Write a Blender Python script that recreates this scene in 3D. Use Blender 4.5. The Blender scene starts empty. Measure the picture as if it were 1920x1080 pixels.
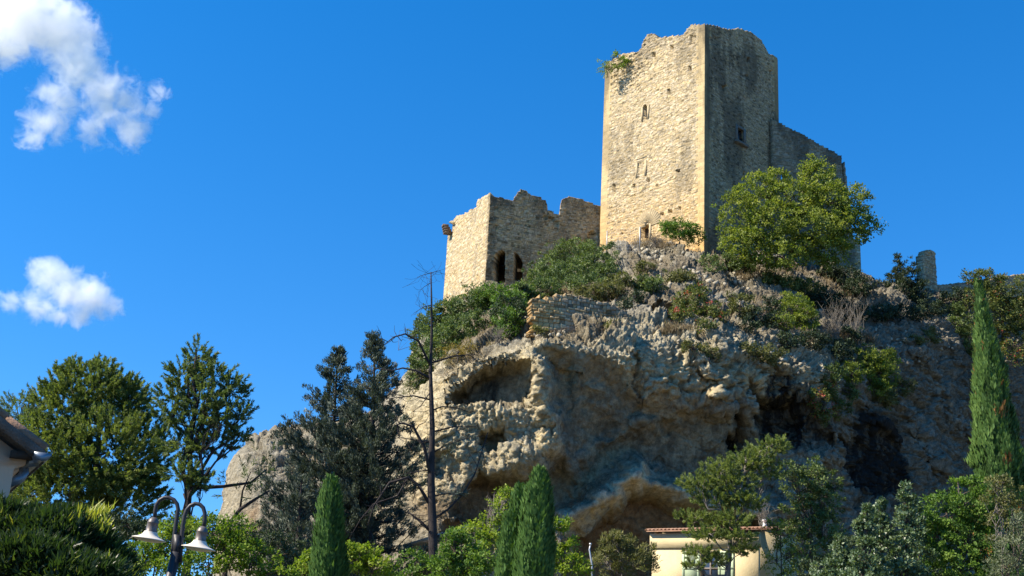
import bpy, math, random
import numpy as np
from mathutils import Vector, Matrix

random.seed(7)
RNG = np.random.default_rng(11)
R = math.radians
C = bpy.context.scene.collection
SC = bpy.context.scene

# ------------------------------------------------------------------ camera, sky, sun, exposure
FPX, PITCH, ROLL, EYE = 2200.0, R(17.4), R(3.15), 1.7
cam_data = bpy.data.cameras.new('camera')
cam_data.sensor_width = 36.0
cam_data.lens = FPX / 1920 * 36
cam_data.clip_end = 9000
cam_data.clip_start = 0.1
cam = bpy.data.objects.new('camera', cam_data)
C.objects.link(cam)
CAM_R = (Matrix.Rotation(math.pi / 2 + PITCH, 3, 'X') @ Matrix.Rotation(ROLL, 3, 'Z'))
cam.matrix_world = Matrix.Translation((0, 0, EYE)) @ CAM_R.to_4x4()
SC.camera = cam

SUN_AZ, SUN_EL = 73.0, 42.0       # degrees to the left of straight behind the camera, and up
sun_dir = Vector((-math.sin(R(SUN_AZ)) * math.cos(R(SUN_EL)), -math.cos(R(SUN_AZ)) * math.cos(R(SUN_EL)), math.sin(R(SUN_EL))))
world = bpy.data.worlds.new('World')
SC.world = world
world.use_nodes = True
wn = world.node_tree.nodes
wl = world.node_tree.links
wn.clear()
wo = wn.new('ShaderNodeOutputWorld')
bg = wn.new('ShaderNodeBackground')
hs = wn.new('ShaderNodeHueSaturation')
sky = wn.new('ShaderNodeTexSky')
sky.sky_type = 'NISHITA'
sky.sun_disc = False
sky.sun_elevation = R(SUN_EL)
sky.sun_rotation = R(180 + SUN_AZ)
sky.altitude = 200
sky.air_density = 1.0
sky.dust_density = 0.0
sky.ozone_density = 2.0
hs.inputs['Saturation'].default_value = 1.42
hs.inputs['Hue'].default_value = 0.504
bg.inputs['Strength'].default_value = 0.125
wtc = wn.new('ShaderNodeTexCoord')
wmap = wn.new('ShaderNodeVectorMath'); wmap.operation = 'ADD'; wmap.inputs[1].default_value = (0, 0, 0.16)   # clear autumn air: no pale band at the horizon
wl.new(wtc.outputs['Generated'], wmap.inputs[0])
wnm = wn.new('ShaderNodeVectorMath'); wnm.operation = 'NORMALIZE'
wl.new(wmap.outputs[0], wnm.inputs[0]); wl.new(wnm.outputs[0], sky.inputs[0])
wl.new(sky.outputs[0], hs.inputs['Color'])
wl.new(hs.outputs[0], bg.inputs['Color'])
wl.new(bg.outputs[0], wo.inputs['Surface'])

sl = bpy.data.lights.new('sun', 'SUN')
sl.energy = 4.6
sl.angle = R(0.53)
sl.color = (1.0, 0.90, 0.74)
so = bpy.data.objects.new('sun', sl)
C.objects.link(so)
so.rotation_euler = sun_dir.to_track_quat('Z', 'Y').to_euler()
so.location = (-60, -30, 80)

SC.view_settings.view_transform = 'Standard'
SC.view_settings.look = 'None'
SC.view_settings.gamma = 1
SC.view_settings.exposure = 1.05
SC.cycles.max_bounces = 12
SC.cycles.transparent_max_bounces = 12
SC.cycles.volume_bounces = 12
SC.cycles.diffuse_bounces = 4
SC.cycles.transmission_bounces = 6
SC.cycles.volume_step_rate = 0.3
SC.cycles.volume_max_steps = 200

# ------------------------------------------------------------------ helpers
CR = np.array([[CAM_R[i][j] for j in range(3)] for i in range(3)])
def ray(px, py):
    v = CR @ np.array([(px - 960) / FPX, -(py - 540) / FPX, -1.0])
    return v
def at(px, py, Y):
    """world point seen at photo pixel (px,py) at world depth Y"""
    d = ray(px, py)
    t = Y / d[1]
    return np.array([d[0] * t, Y, EYE + d[2] * t])
def ppm(Y):
    return FPX / (Y * 1.08)
def proj(p):
    q = CR.T @ (np.asarray(p, float) - np.array([0, 0, EYE]))
    return 960 + FPX * q[0] / -q[2], 540 - FPX * q[1] / -q[2]

def H(ix, iy, iz, seed):
    ix = ix.astype(np.int64).astype(np.uint32); iy = iy.astype(np.int64).astype(np.uint32); iz = iz.astype(np.int64).astype(np.uint32)
    h = ix * np.uint32(374761393) + iy * np.uint32(668265263) + iz * np.uint32(2147483647) + np.uint32((seed * 144665 + 1013) & 0xffffffff)
    h = (h ^ (h >> np.uint32(13))) * np.uint32(1274126177)
    h = (h ^ (h >> np.uint32(16))) * np.uint32(2246822519)
    return (h ^ (h >> np.uint32(15))).astype(np.float64) / 4294967295.0
def vn(x, y, z, seed=0):
    """value noise in -1..1"""
    x, y, z = np.broadcast_arrays(np.asarray(x, float), np.asarray(y, float), np.asarray(z, float))
    x0, y0, z0 = np.floor(x), np.floor(y), np.floor(z)
    fx, fy, fz = x - x0, y - y0, z - z0
    f = lambda t: t * t * t * (t * (t * 6 - 15) + 10)
    u, v, w = f(fx), f(fy), f(fz)
    out = 0
    for i in (0, 1):
        for j in (0, 1):
            for k in (0, 1):
                out = out + (u if i else 1 - u) * (v if j else 1 - v) * (w if k else 1 - w) * H(x0 + i, y0 + j, z0 + k, seed)
    return out * 2 - 1
def fbm(x, y, z, o=4, seed=0, gain=0.5):
    a, s, tot, fr = 1.0, 0, 0, 1.0
    for i in range(o):
        s = s + a * vn(x * fr, y * fr, z * fr, seed + i * 17)
        tot += a; a *= gain; fr *= 2.03
    return s / tot * 1.4
def worley(x, y, z, seed=0):
    """distance to nearest and second nearest cell point, and that cell's random number"""
    x0, y0, z0 = np.floor(x), np.floor(y), np.floor(z)
    d1 = np.full(x.shape, 9.0); d2 = np.full(x.shape, 9.0); idr = np.zeros(x.shape)
    for i in (-1, 0, 1):
        for j in (-1, 0, 1):
            for k in (-1, 0, 1):
                cx, cy, cz = x0 + i, y0 + j, z0 + k
                a = H(cx, cy, cz, seed); b = H(cx, cy, cz, seed + 1); c = H(cx, cy, cz, seed + 2)
                d = np.sqrt((cx + a - x) ** 2 + (cy + b - y) ** 2 + (cz + c - z) ** 2)
                n = d < d1
                d2 = np.where(n, d1, np.minimum(d2, d)); idr = np.where(n, a, idr); d1 = np.where(n, d, d1)
    return d1, d2, idr
def sstep(a, b, x):
    t = np.clip((x - a) / (b - a), 0, 1)
    return t * t * (3 - 2 * t)
def poly_sd(X, Z, pts):
    """signed distance, negative inside"""
    pts = np.asarray(pts, float)
    d = np.full(X.shape, 1e9); ins = np.zeros(X.shape, bool)
    for i in range(len(pts)):
        a, b = pts[i], pts[(i + 1) % len(pts)]
        e = b - a
        t = np.clip(((X - a[0]) * e[0] + (Z - a[1]) * e[1]) / (e @ e + 1e-9), 0, 1)
        d = np.minimum(d, np.hypot(X - a[0] - t * e[0], Z - a[1] - t * e[1]))
        c = (a[1] > Z) != (b[1] > Z)
        with np.errstate(divide='ignore', invalid='ignore'):
            xi = a[0] + (Z - a[1]) * e[0] / (e[1] if e[1] != 0 else 1e-9)
        ins ^= c & (X < xi)
    return np.where(ins, -d, d)
def line_d(X, Z, pts):
    pts = np.asarray(pts, float)
    d = np.full(X.shape, 1e9)
    for i in range(len(pts) - 1):
        a, b = pts[i], pts[i + 1]
        e = b - a
        t = np.clip(((X - a[0]) * e[0] + (Z - a[1]) * e[1]) / (e @ e + 1e-9), 0, 1)
        d = np.minimum(d, np.hypot(X - a[0] - t * e[0], Z - a[1] - t * e[1]))
    return d

def mesh_obj(name, verts, faces, mat=None, parent=None, smooth=False, attrs=None):
    """verts (N,3), faces: int array (M,4) or (M,3), or list of such arrays / python lists; ONE mesh object"""
    me = bpy.data.meshes.new(name)
    verts = np.asarray(verts, dtype=np.float32)
    if not isinstance(faces, list):
        faces = [faces]
    loops, starts, n = [], [], 0
    for f in faces:
        if isinstance(f, np.ndarray):
            if len(f) == 0: continue
            k = f.shape[1]
            loops.append(f.ravel()); starts.append(n + np.arange(len(f)) * k); n += f.size
        else:
            loops.append(np.asarray(f)); starts.append(np.array([n])); n += len(f)
    loops = np.concatenate(loops).astype(np.int32); starts = np.concatenate(starts).astype(np.int32)
    me.vertices.add(len(verts)); me.vertices.foreach_set('co', verts.ravel())
    me.loops.add(len(loops)); me.loops.foreach_set('vertex_index', loops)
    me.polygons.add(len(starts)); me.polygons.foreach_set('loop_start', starts)
    if smooth:
        me.polygons.foreach_set('use_smooth', np.ones(len(starts), bool))
    me.update(calc_edges=True)
    for k, v in (attrs or {}).items():
        v = np.asarray(v, np.float32)
        if v.ndim == 2:
            a = me.attributes.new(k, 'FLOAT_COLOR', 'POINT')
            a.data.foreach_set('color', np.concatenate([v, np.ones((len(v), 1), np.float32)], 1).ravel())
        else:
            a = me.attributes.new(k, 'FLOAT', 'POINT'); a.data.foreach_set('value', v)
    if mat: me.materials.append(mat)
    o = bpy.data.objects.new(name, me)
    C.objects.link(o)
    if parent is not None: o.parent = parent
    return o
def tag(o, label=None, cat=None, group=None, kind=None):
    if label: o['label'] = label
    if cat: o['category'] = cat
    if group: o['group'] = group
    if kind: o['kind'] = kind
    return o
def thing(name, label, cat, loc=(0, 0, 0), group=None):
    """an Empty at the thing's base; children keep world coordinates through the inverse matrix"""
    o = bpy.data.objects.new(name, None)
    o.empty_display_size = 0.3
    C.objects.link(o)
    o.location = loc
    return tag(o, label, cat, group)
def adopt(o, parent):
    o.parent = parent
    o.matrix_parent_inverse = Matrix.Translation(-Vector(parent.location)) if parent.type == 'EMPTY' else Matrix()
    return o
class MB:
    """collects shapes into one mesh"""
    def __init__(s): s.v, s.f, s.n, s.t = [], [], 0, []
    def add(s, v, f):
        s.v.append(np.asarray(v, float)); s.f.append(np.asarray(f) + s.n); s.n += len(v)
    def box(s, c, hx, hy, hz, ax=(1, 0, 0), ay=(0, 1, 0), az=(0, 0, 1)):
        c, ax, ay, az = map(lambda q: np.asarray(q, float), (c, ax, ay, az))
        v = [c + ax * hx * i + ay * hy * j + az * hz * k for k in (-1, 1) for j in (-1, 1) for i in (-1, 1)]
        s.add(v, np.array([[0, 2, 3, 1], [4, 5, 7, 6], [0, 1, 5, 4], [2, 6, 7, 3], [1, 3, 7, 5], [0, 4, 6, 2]]))
    def tube(s, pts, rad, sides=8, caps=True):
        pts = np.asarray(pts, float); n = len(pts)
        rad = np.full(n, rad, float) if np.isscalar(rad) else np.asarray(rad, float)
        tg = np.gradient(pts, axis=0); tg /= np.linalg.norm(tg, axis=1)[:, None] + 1e-9
        ref = np.array([0.31, 0.9, 0.2]) if abs(tg[0] @ np.array([0.31, .9, .2])) < .9 else np.array([1., 0, 0])
        ang = np.arange(sides) / sides * 2 * np.pi
        V = []
        for i in range(n):
            a = np.cross(tg[i], ref); a /= np.linalg.norm(a) + 1e-9
            b = np.cross(tg[i], a)
            ref = np.cross(a, tg[i])
            V.append(pts[i] + rad[i] * (np.cos(ang)[:, None] * a + np.sin(ang)[:, None] * b))
        V = np.concatenate(V)
        q = []
        for i in range(n - 1):
            for k in range(sides):
                k2 = (k + 1) % sides
                q.append([i * sides + k, i * sides + k2, (i + 1) * sides + k2, (i + 1) * sides + k])
        if caps:
            V = np.concatenate([V, [pts[0], pts[-1]]])
            b0, t0 = n * sides, n * sides + 1
            for k in range(sides):
                k2 = (k + 1) % sides
                q.append([k2, k, b0, b0]); q.append([(n - 1) * sides + k, (n - 1) * sides + k2, t0, t0])
        s.add(V, np.array(q))
    def lathe(s, c, prof, sides=20, axis=(0, 0, 1)):
        az = np.asarray(axis, float); az /= np.linalg.norm(az)
        ax = np.cross(az, [0.2, 1, 0.1]); ax /= np.linalg.norm(ax); ay = np.cross(az, ax)
        ang = np.arange(sides) / sides * 2 * np.pi
        V = [np.asarray(c) + az * h + r * (np.cos(a) * ax + np.sin(a) * ay) for (r, h) in prof for a in ang]
        q = [[i * sides + k, i * sides + (k + 1) % sides, (i + 1) * sides + (k + 1) % sides, (i + 1) * sides + k] for i in range(len(prof) - 1) for k in range(sides)]
        s.add(V, np.array(q))
    def prism(s, poly, n):
        """poly (K,3) planar outline, extruded by vector n (fan capped; keep it near convex)"""
        p = np.asarray(poly, float); k = len(p); n = np.asarray(n, float)
        c = p.mean(0)
        V = np.concatenate([p, p + n, [c, c + n]])
        q = []
        for i in range(k):
            j = (i + 1) % k
            q += [[i, j, j + k, i + k], [j, i, 2 * k, 2 * k], [i + k, j + k, 2 * k + 1, 2 * k + 1]]
        s.add(V, np.array(q))
    def build(s, name, mat, parent=None, smooth=False):
        V = np.concatenate(s.v); F = np.concatenate(s.f)
        tri = F[:, 2] == F[:, 3]
        o = mesh_obj(name, V, [F[~tri], F[tri][:, :3]], mat, None, smooth)
        if parent is not None: adopt(o, parent)
        return o

# ------------------------------------------------------------------ materials
def new_mat(name):
    m = bpy.data.materials.new(name)
    m.use_nodes = True
    m.node_tree.nodes.clear()
    return m, m.node_tree.nodes, m.node_tree.links
def nd(ns, t, **kw):
    n = ns.new(t)
    for k, v in kw.items():
        if k in n.inputs: n.inputs[k].default_value = v
        else: setattr(n, k, v)
    return n
def ramp(ns, stops):
    r = ns.new('ShaderNodeValToRGB')
    e = r.color_ramp.elements
    while len(e) > 1: e.remove(e[-1])
    e[0].position = stops[0][0]; e[0].color = (*stops[0][1], 1) if len(stops[0][1]) == 3 else stops[0][1]
    for p, c in stops[1:]:
        q = e.new(p); q.color = (*c, 1) if len(c) == 3 else c
    return r
def mixc(ns, ls, fac, a, b, mode='MIX'):
    m = ns.new('ShaderNodeMix'); m.data_type = 'RGBA'; m.blend_type = mode
    for s, v in ((m.inputs[0], fac), (m.inputs[6], a), (m.inputs[7], b)):
        if isinstance(v, (int, float)): s.default_value = v
        elif isinstance(v, tuple): s.default_value = (*v, 1)
        else: ls.new(v, s)
    return m.outputs[2]
def math_n(ns, ls, op, a, b=None, c=None):
    m = ns.new('ShaderNodeMath'); m.operation = op; m.use_clamp = False
    for i, v in enumerate((a, b, c)):
        if v is None: continue
        if isinstance(v, (int, float)): m.inputs[i].default_value = v
        else: ls.new(v, m.inputs[i])
    return m.outputs[0]
def noise_n(ns, ls, scale, detail=5, rough=.6, vec=None, dist=0):
    n = nd(ns, 'ShaderNodeTexNoise', Scale=scale, Detail=detail, Roughness=rough, Distortion=dist)
    if vec is not None: ls.new(vec, n.inputs['Vector'])
    return n.outputs['Fac']
def simple_mat(name, col, rough=.7, var=.25, scale=3.0, bump=.15, metal=0, bscale=None):
    m, ns, ls = new_mat(name)
    o = ns.new('ShaderNodeOutputMaterial'); b = nd(ns, 'ShaderNodeBsdfPrincipled', Roughness=rough, Metallic=metal)
    b.inputs['Specular IOR Level'].default_value = .3
    tc = ns.new('ShaderNodeTexCoord')
    n = noise_n(ns, ls, scale, 6, .65, tc.outputs['Object'])
    lo = tuple(c * (1 - var) for c in col); hi = tuple(min(c * (1 + var), 1) for c in col)
    r = ramp(ns, [(.3, lo), (.7, hi)]); ls.new(n, r.inputs[0])
    ls.new(r.outputs[0], b.inputs['Base Color'])
    if bump:
        n2 = noise_n(ns, ls, bscale or scale * 8, 4, .6, tc.outputs['Object'])
        bm = nd(ns, 'ShaderNodeBump', Strength=bump, Distance=.05); ls.new(n2, bm.inputs['Height']); ls.new(bm.outputs[0], b.inputs['Normal'])
    ls.new(b.outputs[0], o.inputs[0])
    return m
def leaf_mat(name, stops, transl=.3, rough=.55, spec=.25):
    """leaf colour picked per leaf by the tint attribute"""
    m, ns, ls = new_mat(name)
    o = ns.new('ShaderNodeOutputMaterial')
    a = nd(ns, 'ShaderNodeAttribute', attribute_name='tint')
    r = ramp(ns, stops); ls.new(a.outputs['Fac'], r.inputs[0])
    b = nd(ns, 'ShaderNodeBsdfPrincipled', Roughness=rough); b.inputs['Specular IOR Level'].default_value = spec
    ls.new(r.outputs[0], b.inputs['Base Color'])
    t = ns.new('ShaderNodeBsdfTranslucent')
    tcol = mixc(ns, ls, 1.0, r.outputs[0], (1.3, 1.4, .5), 'MULTIPLY'); ls.new(tcol, t.inputs[0])
    mx = ns.new('ShaderNodeMixShader'); mx.inputs[0].default_value = transl
    ls.new(b.outputs[0], mx.inputs[1]); ls.new(t.outputs[0], mx.inputs[2]); ls.new(mx.outputs[0], o.inputs[0])
    return m
def stone_mat(name, bump=.5):
    """masonry: colour of each stone comes from the mesh, dirt and grain from noise"""
    m, ns, ls = new_mat(name)
    o = ns.new('ShaderNodeOutputMaterial'); b = nd(ns, 'ShaderNodeBsdfPrincipled', Roughness=.9); b.inputs['Specular IOR Level'].default_value = .1
    tc = ns.new('ShaderNodeTexCoord')
    a = nd(ns, 'ShaderNodeAttribute', attribute_name='stone')
    n = noise_n(ns, ls, 9, 6, .7, tc.outputs['Object'])
    r = ramp(ns, [(.25, (.72, .7, .68)), (.75, (1.22, 1.2, 1.15))]); ls.new(n, r.inputs[0])
    col = mixc(ns, ls, 1.0, a.outputs['Color'], r.outputs[0], 'MULTIPLY')
    ls.new(col, b.inputs['Base Color'])
    n2 = noise_n(ns, ls, 22, 5, .65, tc.outputs['Object'])
    bm = nd(ns, 'ShaderNodeBump', Strength=bump, Distance=.05); ls.new(n2, bm.inputs['Height']); ls.new(bm.outputs[0], b.inputs['Normal'])
    ls.new(b.outputs[0], o.inputs[0])
    return m
M_STONE = stone_mat('masonry')
M_ASHLAR = simple_mat('ashlar', (.46, .36, .21), .9, .18, 2.0, .25)
M_DARKWOOD = simple_mat('old wood', (.05, .035, .025), .8, .3, 5)
M_IRON = simple_mat('iron', (.05, .05, .055), .5, .2, 6, .05, .3)
M_BARK = simple_mat('bark', (.09, .07, .055), .9, .4, 3, .6)
M_BARKDARK = simple_mat('dark bark', (.035, .028, .026), .9, .4, 3, .6)
M_BARKGREY = simple_mat('grey bark', (.22, .19, .16), .9, .3, 3, .5)

def cliff_mat():
    m, ns, ls = new_mat('limestone cliff')
    o = ns.new('ShaderNodeOutputMaterial'); b = nd(ns, 'ShaderNodeBsdfPrincipled', Roughness=.95); b.inputs['Specular IOR Level'].default_value = .08
    tc = ns.new('ShaderNodeTexCoord')
    P = tc.outputs['Object']
    mp = nd(ns, 'ShaderNodeMapping'); mp.inputs['Scale'].default_value = (1, 1, .12); ls.new(P, mp.inputs[0])
    mp2 = nd(ns, 'ShaderNodeMapping'); mp2.inputs['Scale'].default_value = (1, 1, .55); ls.new(P, mp2.inputs[0])
    streak = noise_n(ns, ls, .9, 6, .65, mp.outputs[0], .3)
    big = noise_n(ns, ls, .25, 5, .6, P)
    med = noise_n(ns, ls, 1.6, 7, .7, P)
    fine = noise_n(ns, ls, 7, 6, .7, P)
    r1 = ramp(ns, [(.28, (.17, .152, .118)), (.5, (.38, .34, .252)), (.72, (.58, .53, .405))]); ls.new(med, r1.inputs[0])
    r2 = ramp(ns, [(.35, (.76, .74, .71)), (.65, (1.15, 1.06, .89))]); ls.new(big, r2.inputs[0])
    col = mixc(ns, ls, 1.0, r1.outputs[0], r2.outputs[0], 'MULTIPLY')
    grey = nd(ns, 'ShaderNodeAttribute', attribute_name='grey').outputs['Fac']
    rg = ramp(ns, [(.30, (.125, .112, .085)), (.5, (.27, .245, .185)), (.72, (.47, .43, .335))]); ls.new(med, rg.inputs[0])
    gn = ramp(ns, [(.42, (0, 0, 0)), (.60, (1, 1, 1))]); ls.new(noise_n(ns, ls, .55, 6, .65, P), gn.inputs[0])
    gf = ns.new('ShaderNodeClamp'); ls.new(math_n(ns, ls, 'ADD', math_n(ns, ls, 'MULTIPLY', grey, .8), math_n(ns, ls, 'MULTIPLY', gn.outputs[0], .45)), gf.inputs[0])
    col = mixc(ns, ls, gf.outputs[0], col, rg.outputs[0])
    lic = ramp(ns, [(.55, (0, 0, 0)), (.68, (1, 1, 1))]); ls.new(noise_n(ns, ls, 1.9, 8, .72, mp2.outputs[0]), lic.inputs[0])
    col = mixc(ns, ls, math_n(ns, ls, 'MULTIPLY', lic.outputs[0], .6), col, (.085, .082, .075))
    rgt = nd(ns, 'ShaderNodeAttribute', attribute_name='darkened').outputs['Fac']
    col = mixc(ns, ls, rgt, col, mixc(ns, ls, 1.0, col, (.78, .77, .76), 'MULTIPLY'))  # shaded right side painted darker in the rock colour
    face = nd(ns, 'ShaderNodeAttribute', attribute_name='face').outputs['Fac']
    col = mixc(ns, ls, math_n(ns, ls, 'MULTIPLY', face, .75), col, mixc(ns, ls, 1.0, col, (1.02, .97, .84), 'MULTIPLY'))
    cru = nd(ns, 'ShaderNodeAttribute', attribute_name='lit_crust').outputs['Fac']
    col = mixc(ns, ls, cru, col, mixc(ns, ls, 1.0, col, (1.52, 1.47, 1.32), 'MULTIPLY'))  # rock colour raised on the crust so it looks more sunlit
    warm = nd(ns, 'ShaderNodeAttribute', attribute_name='warm').outputs['Fac']
    rw = ramp(ns, [(.3, (.16, .085, .04)), (.6, (.34, .20, .09)), (.8, (.45, .32, .17))]); ls.new(med, rw.inputs[0])
    col = mixc(ns, ls, warm, col, rw.outputs[0])
    soil = nd(ns, 'ShaderNodeAttribute', attribute_name='soil').outputs['Fac']
    rs = ramp(ns, [(.3, (.09, .07, .045)), (.55, (.2, .16, .1)), (.75, (.42, .38, .3))]); ls.new(fine, rs.inputs[0])
    col = mixc(ns, ls, soil, col, rs.outputs[0])
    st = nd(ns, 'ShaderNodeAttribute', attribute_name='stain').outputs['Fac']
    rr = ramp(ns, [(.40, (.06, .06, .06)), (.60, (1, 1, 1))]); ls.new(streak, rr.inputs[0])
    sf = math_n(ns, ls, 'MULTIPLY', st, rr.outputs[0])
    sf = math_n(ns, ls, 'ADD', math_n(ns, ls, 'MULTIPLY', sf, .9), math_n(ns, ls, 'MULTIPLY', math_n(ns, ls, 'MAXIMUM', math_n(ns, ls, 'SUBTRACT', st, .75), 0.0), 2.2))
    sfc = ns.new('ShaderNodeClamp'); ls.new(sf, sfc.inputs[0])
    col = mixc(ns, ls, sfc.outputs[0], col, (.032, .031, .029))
    r3 = ramp(ns, [(.3, (.75, .75, .75)), (.7, (1.15, 1.15, 1.15))]); ls.new(fine, r3.inputs[0])
    col = mixc(ns, ls, 1.0, col, r3.outputs[0], 'MULTIPLY')
    ls.new(col, b.inputs['Base Color'])
    hsum = math_n(ns, ls, 'ADD', math_n(ns, ls, 'MULTIPLY', med, 1.6), fine)
    bm = nd(ns, 'ShaderNodeBump', Strength=.9, Distance=.2); ls.new(hsum, bm.inputs['Height']); ls.new(bm.outputs[0], b.inputs['Normal'])
    ls.new(b.outputs[0], o.inputs[0])
    return m
M_CLIFF = cliff_mat()

# ------------------------------------------------------------------ cliff: smooth surface through measured depths, then recesses, ridges and rough rock
CP = []
def col_(px, *pairs):
    for py, Y in pairs: CP.append((px, py, Y))
col_(385, (1100, 116), (1000, 122), (900, 132))
col_(425, (1100, 100), (1000, 101), (940, 103), (900, 107), (855, 116))
col_(470, (1100, 97), (950, 99), (880, 101), (840, 105), (803, 117))
col_(545, (1100, 97), (950, 99), (880, 101), (830, 105), (790, 117))
col_(640, (1100, 97), (950, 98), (860, 102), (776, 118))
col_(740, (1100, 92), (950, 93), (850, 94), (790, 98), (722, 112))
col_(800, (1100, 90), (950, 89.5), (850, 89), (760, 89.5), (715, 92), (670, 100), (610, 114))
col_(900, (1100, 89.5), (950, 89), (850, 88.3), (760, 88), (700, 88.3), (665, 89.5), (645, 92), (605, 100), (560, 109), (525, 118))
col_(1000, (1100, 91), (950, 90), (850, 89), (760, 88), (690, 87.8), (650, 88.6), (628, 90.5), (595, 94.5), (570, 99), (550, 108), (530, 118))
col_(1200, (1100, 94), (980, 92.5), (900, 92.5), (820, 92), (740, 90.6), (680, 89.6), (645, 90.2), (620, 93), (580, 97), (530, 104), (475, 114), (450, 120))
col_(1400, (1100, 96), (980, 96), (880, 96.5), (800, 95.5), (730, 94), (680, 94), (640, 96), (600, 100), (555, 106), (500, 114), (470, 119))
col_(1550, (1100, 100), (980, 101), (880, 101), (800, 100.5), (740, 100.3), (690, 101), (640, 103.5), (590, 108), (545, 115))
col_(1700, (1100, 107), (980, 108.5), (880, 109), (780, 109.5), (700, 110.2), (640, 111.5), (600, 114), (570, 119))
col_(1850, (1100, 114), (980, 117), (880, 118.5), (780, 119.5), (700, 120.3), (640, 121.5), (590, 125))
col_(1980, (1100, 121), (980, 124), (880, 126), (780, 127), (700, 128), (640, 129), (590, 133))
col_(2200, (1100, 130), (980, 132), (780, 134), (640, 136))
CPW = np.array([at(*c) for c in CP])
def tps(r2): return np.where(r2 > 1e-12, .5 * r2 * np.log(r2 + 1e-12), 0)
_n = len(CPW)
_x, _z = CPW[:, 0], CPW[:, 2]
_K = tps((_x[:, None] - _x) ** 2 + (_z[:, None] - _z) ** 2) + np.eye(_n) * 1.5
_P = np.stack([np.ones(_n), _x, _z], 1)
_A = np.block([[_K, _P], [_P.T, np.zeros((3, 3))]])
_W = np.linalg.solve(_A, np.concatenate([CPW[:, 1], np.zeros(3)]))
def base_Y(X, Z):
    X = np.asarray(X, float); Z = np.asarray(Z, float)
    s = _W[_n] + _W[_n + 1] * X + _W[_n + 2] * Z
    for i in range(_n): s = s + _W[i] * tps((X - _x[i]) ** 2 + (Z - _z[i]) ** 2)
    return s
def on_base(px, py):
    Y = 98.0
    for _ in range(12):
        p = at(px, py, Y); Y = .5 * Y + .5 * float(base_Y(p[0], p[2]))
    return at(px, py, Y)
def P2(pts):
    return [(q[0], q[2]) for q in (on_base(*p) for p in pts)]

GX0, GX1, GZ0, GZ1, GS = -32.0, 76.0, 2.0, 52.0, 0.088
gx = np.arange(GX0, GX1, GS); gz_ = np.arange(GZ0, GZ1, GS)
X, Z = np.meshgrid(gx, gz_)
Y = base_Y(X, Z)
SKYL = np.array([at(*q) for q in ((380, 1130, 104), (402, 1000, 104), (416, 915, 106), (428, 855, 110), (470, 804, 113), (545, 791, 114), (640, 778, 114), (728, 724, 108), (752, 700, 106), (768, 650, 108), (800, 600, 111), (830, 568, 114), (912, 533, 118), (985, 528, 119), (1060, 500, 121),
                                  (1120, 468, 122), (1200, 458, 121), (1260, 445, 120), (1320, 452, 120), (1461, 478, 124), (1615, 522, 124), (1760, 548, 126), (1980, 562, 134), (2300, 600, 140), (2500, 640, 140))])
def crest_z(x): return np.interp(x, SKYL[:, 0], SKYL[:, 2])
over = Z - (crest_z(X) + .35 * fbm(X * .5, 0 * X, 0 * X, 3, 3))
Y += 9 * np.log1p(np.exp(np.clip(over * 3, -30, 30))) / 3
# wandering edges for every recess
WX = X + .55 * fbm(X * .35, Z * .35, 0 * X, 3, 5) + .22 * fbm(X * 1.3, Z * 1.3, 0 * X, 3, 6)
WZ = Z + .55 * fbm(X * .35, Z * .35, 0 * X + 7, 3, 8) + .22 * fbm(X * 1.3, Z * 1.3, 0 * X + 3, 3, 9)
stain = np.zeros_like(X); warm = np.zeros_like(X); lit_crust = np.zeros_like(X)
def recess(pts, d0, d1=None, soft=.8):
    global Y
    q = P2(pts)
    sd = poly_sd(WX, WZ, q)
    m = sstep(soft * .35, -soft, sd)
    xs = [a[0] for a in q]
    d = d0 if d1 is None else d0 + (d1 - d0) * np.clip((X - min(xs)) / (max(xs) - min(xs)), 0, 1)
    Y += m * d
    return m
def ridge(pts, h, w):
    global Y
    d = line_d(WX, WZ, P2(pts))
    m = np.exp(-(d / w) ** 2)
    Y -= m * h
    return m
# big concave belly under the central lip
c3 = recess([(1010, 672), (1060, 655), (1115, 668), (1165, 692), (1205, 742), (1290, 748), (1370, 765), (1430, 790), (1450, 850), (1450, 955), (1320, 935), (1200, 888), (1130, 932), (1060, 968), (1030, 1010), (960, 1010), (935, 890), (1000, 872), (1052, 838), (1042, 780), (1022, 720)], 3.7, .5, 1.5)
eye = recess([(846, 738), (862, 716), (890, 697), (940, 682), (985, 690), (1001, 715), (1001, 745), (985, 753), (920, 749), (880, 754), (852, 754)], 4.2, 3.0, .4)
recess([(890, 818), (915, 798), (940, 803), (948, 835), (940, 856), (905, 850)], 2.8, 1.8, .4)
recess([(800, 860), (840, 845), (870, 870), (860, 900), (815, 900)], 1.4, .8, .6)
c5 = recess([(868, 912), (900, 882), (960, 898), (985, 960), (960, 1005), (880, 985), (850, 960)], 3.6, 2.4, .45)
c4 = recess([(1085, 1012), (1135, 972), (1185, 930), (1235, 938), (1300, 953), (1425, 972), (1460, 1060), (1450, 1120), (1080, 1120)], 3.2, 2.4, .5)
c4b = recess([(835, 985), (870, 972), (930, 985), (930, 1030), (830, 1010)], 1.6, 1.6, .5)
recess([(1208, 600), (1214, 572), (1236, 560), (1262, 572), (1262, 602)], 2.6, 2.0, .5)
c8 = recess([(1398, 705), (1440, 745), (1495, 742), (1505, 800), (1470, 855), (1430, 835), (1412, 785)], 3.8, 2.4, .5)
c10 = recess([(1362, 742), (1382, 735), (1402, 830), (1396, 862), (1376, 842)], 2.0, 2.0, .5)
c9 = recess([(1560, 775), (1600, 800), (1690, 812), (1712, 930), (1600, 962), (1570, 880)], 1.8, .3, 1.8)
c11 = recess([(1180, 655), (1190, 655), (1212, 735), (1200, 740)], 1.2, 1.2, .4)
ridge([(1030, 992), (1090, 952), (1130, 932), (1165, 905), (1192, 885)], 2.4, .95)
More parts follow.
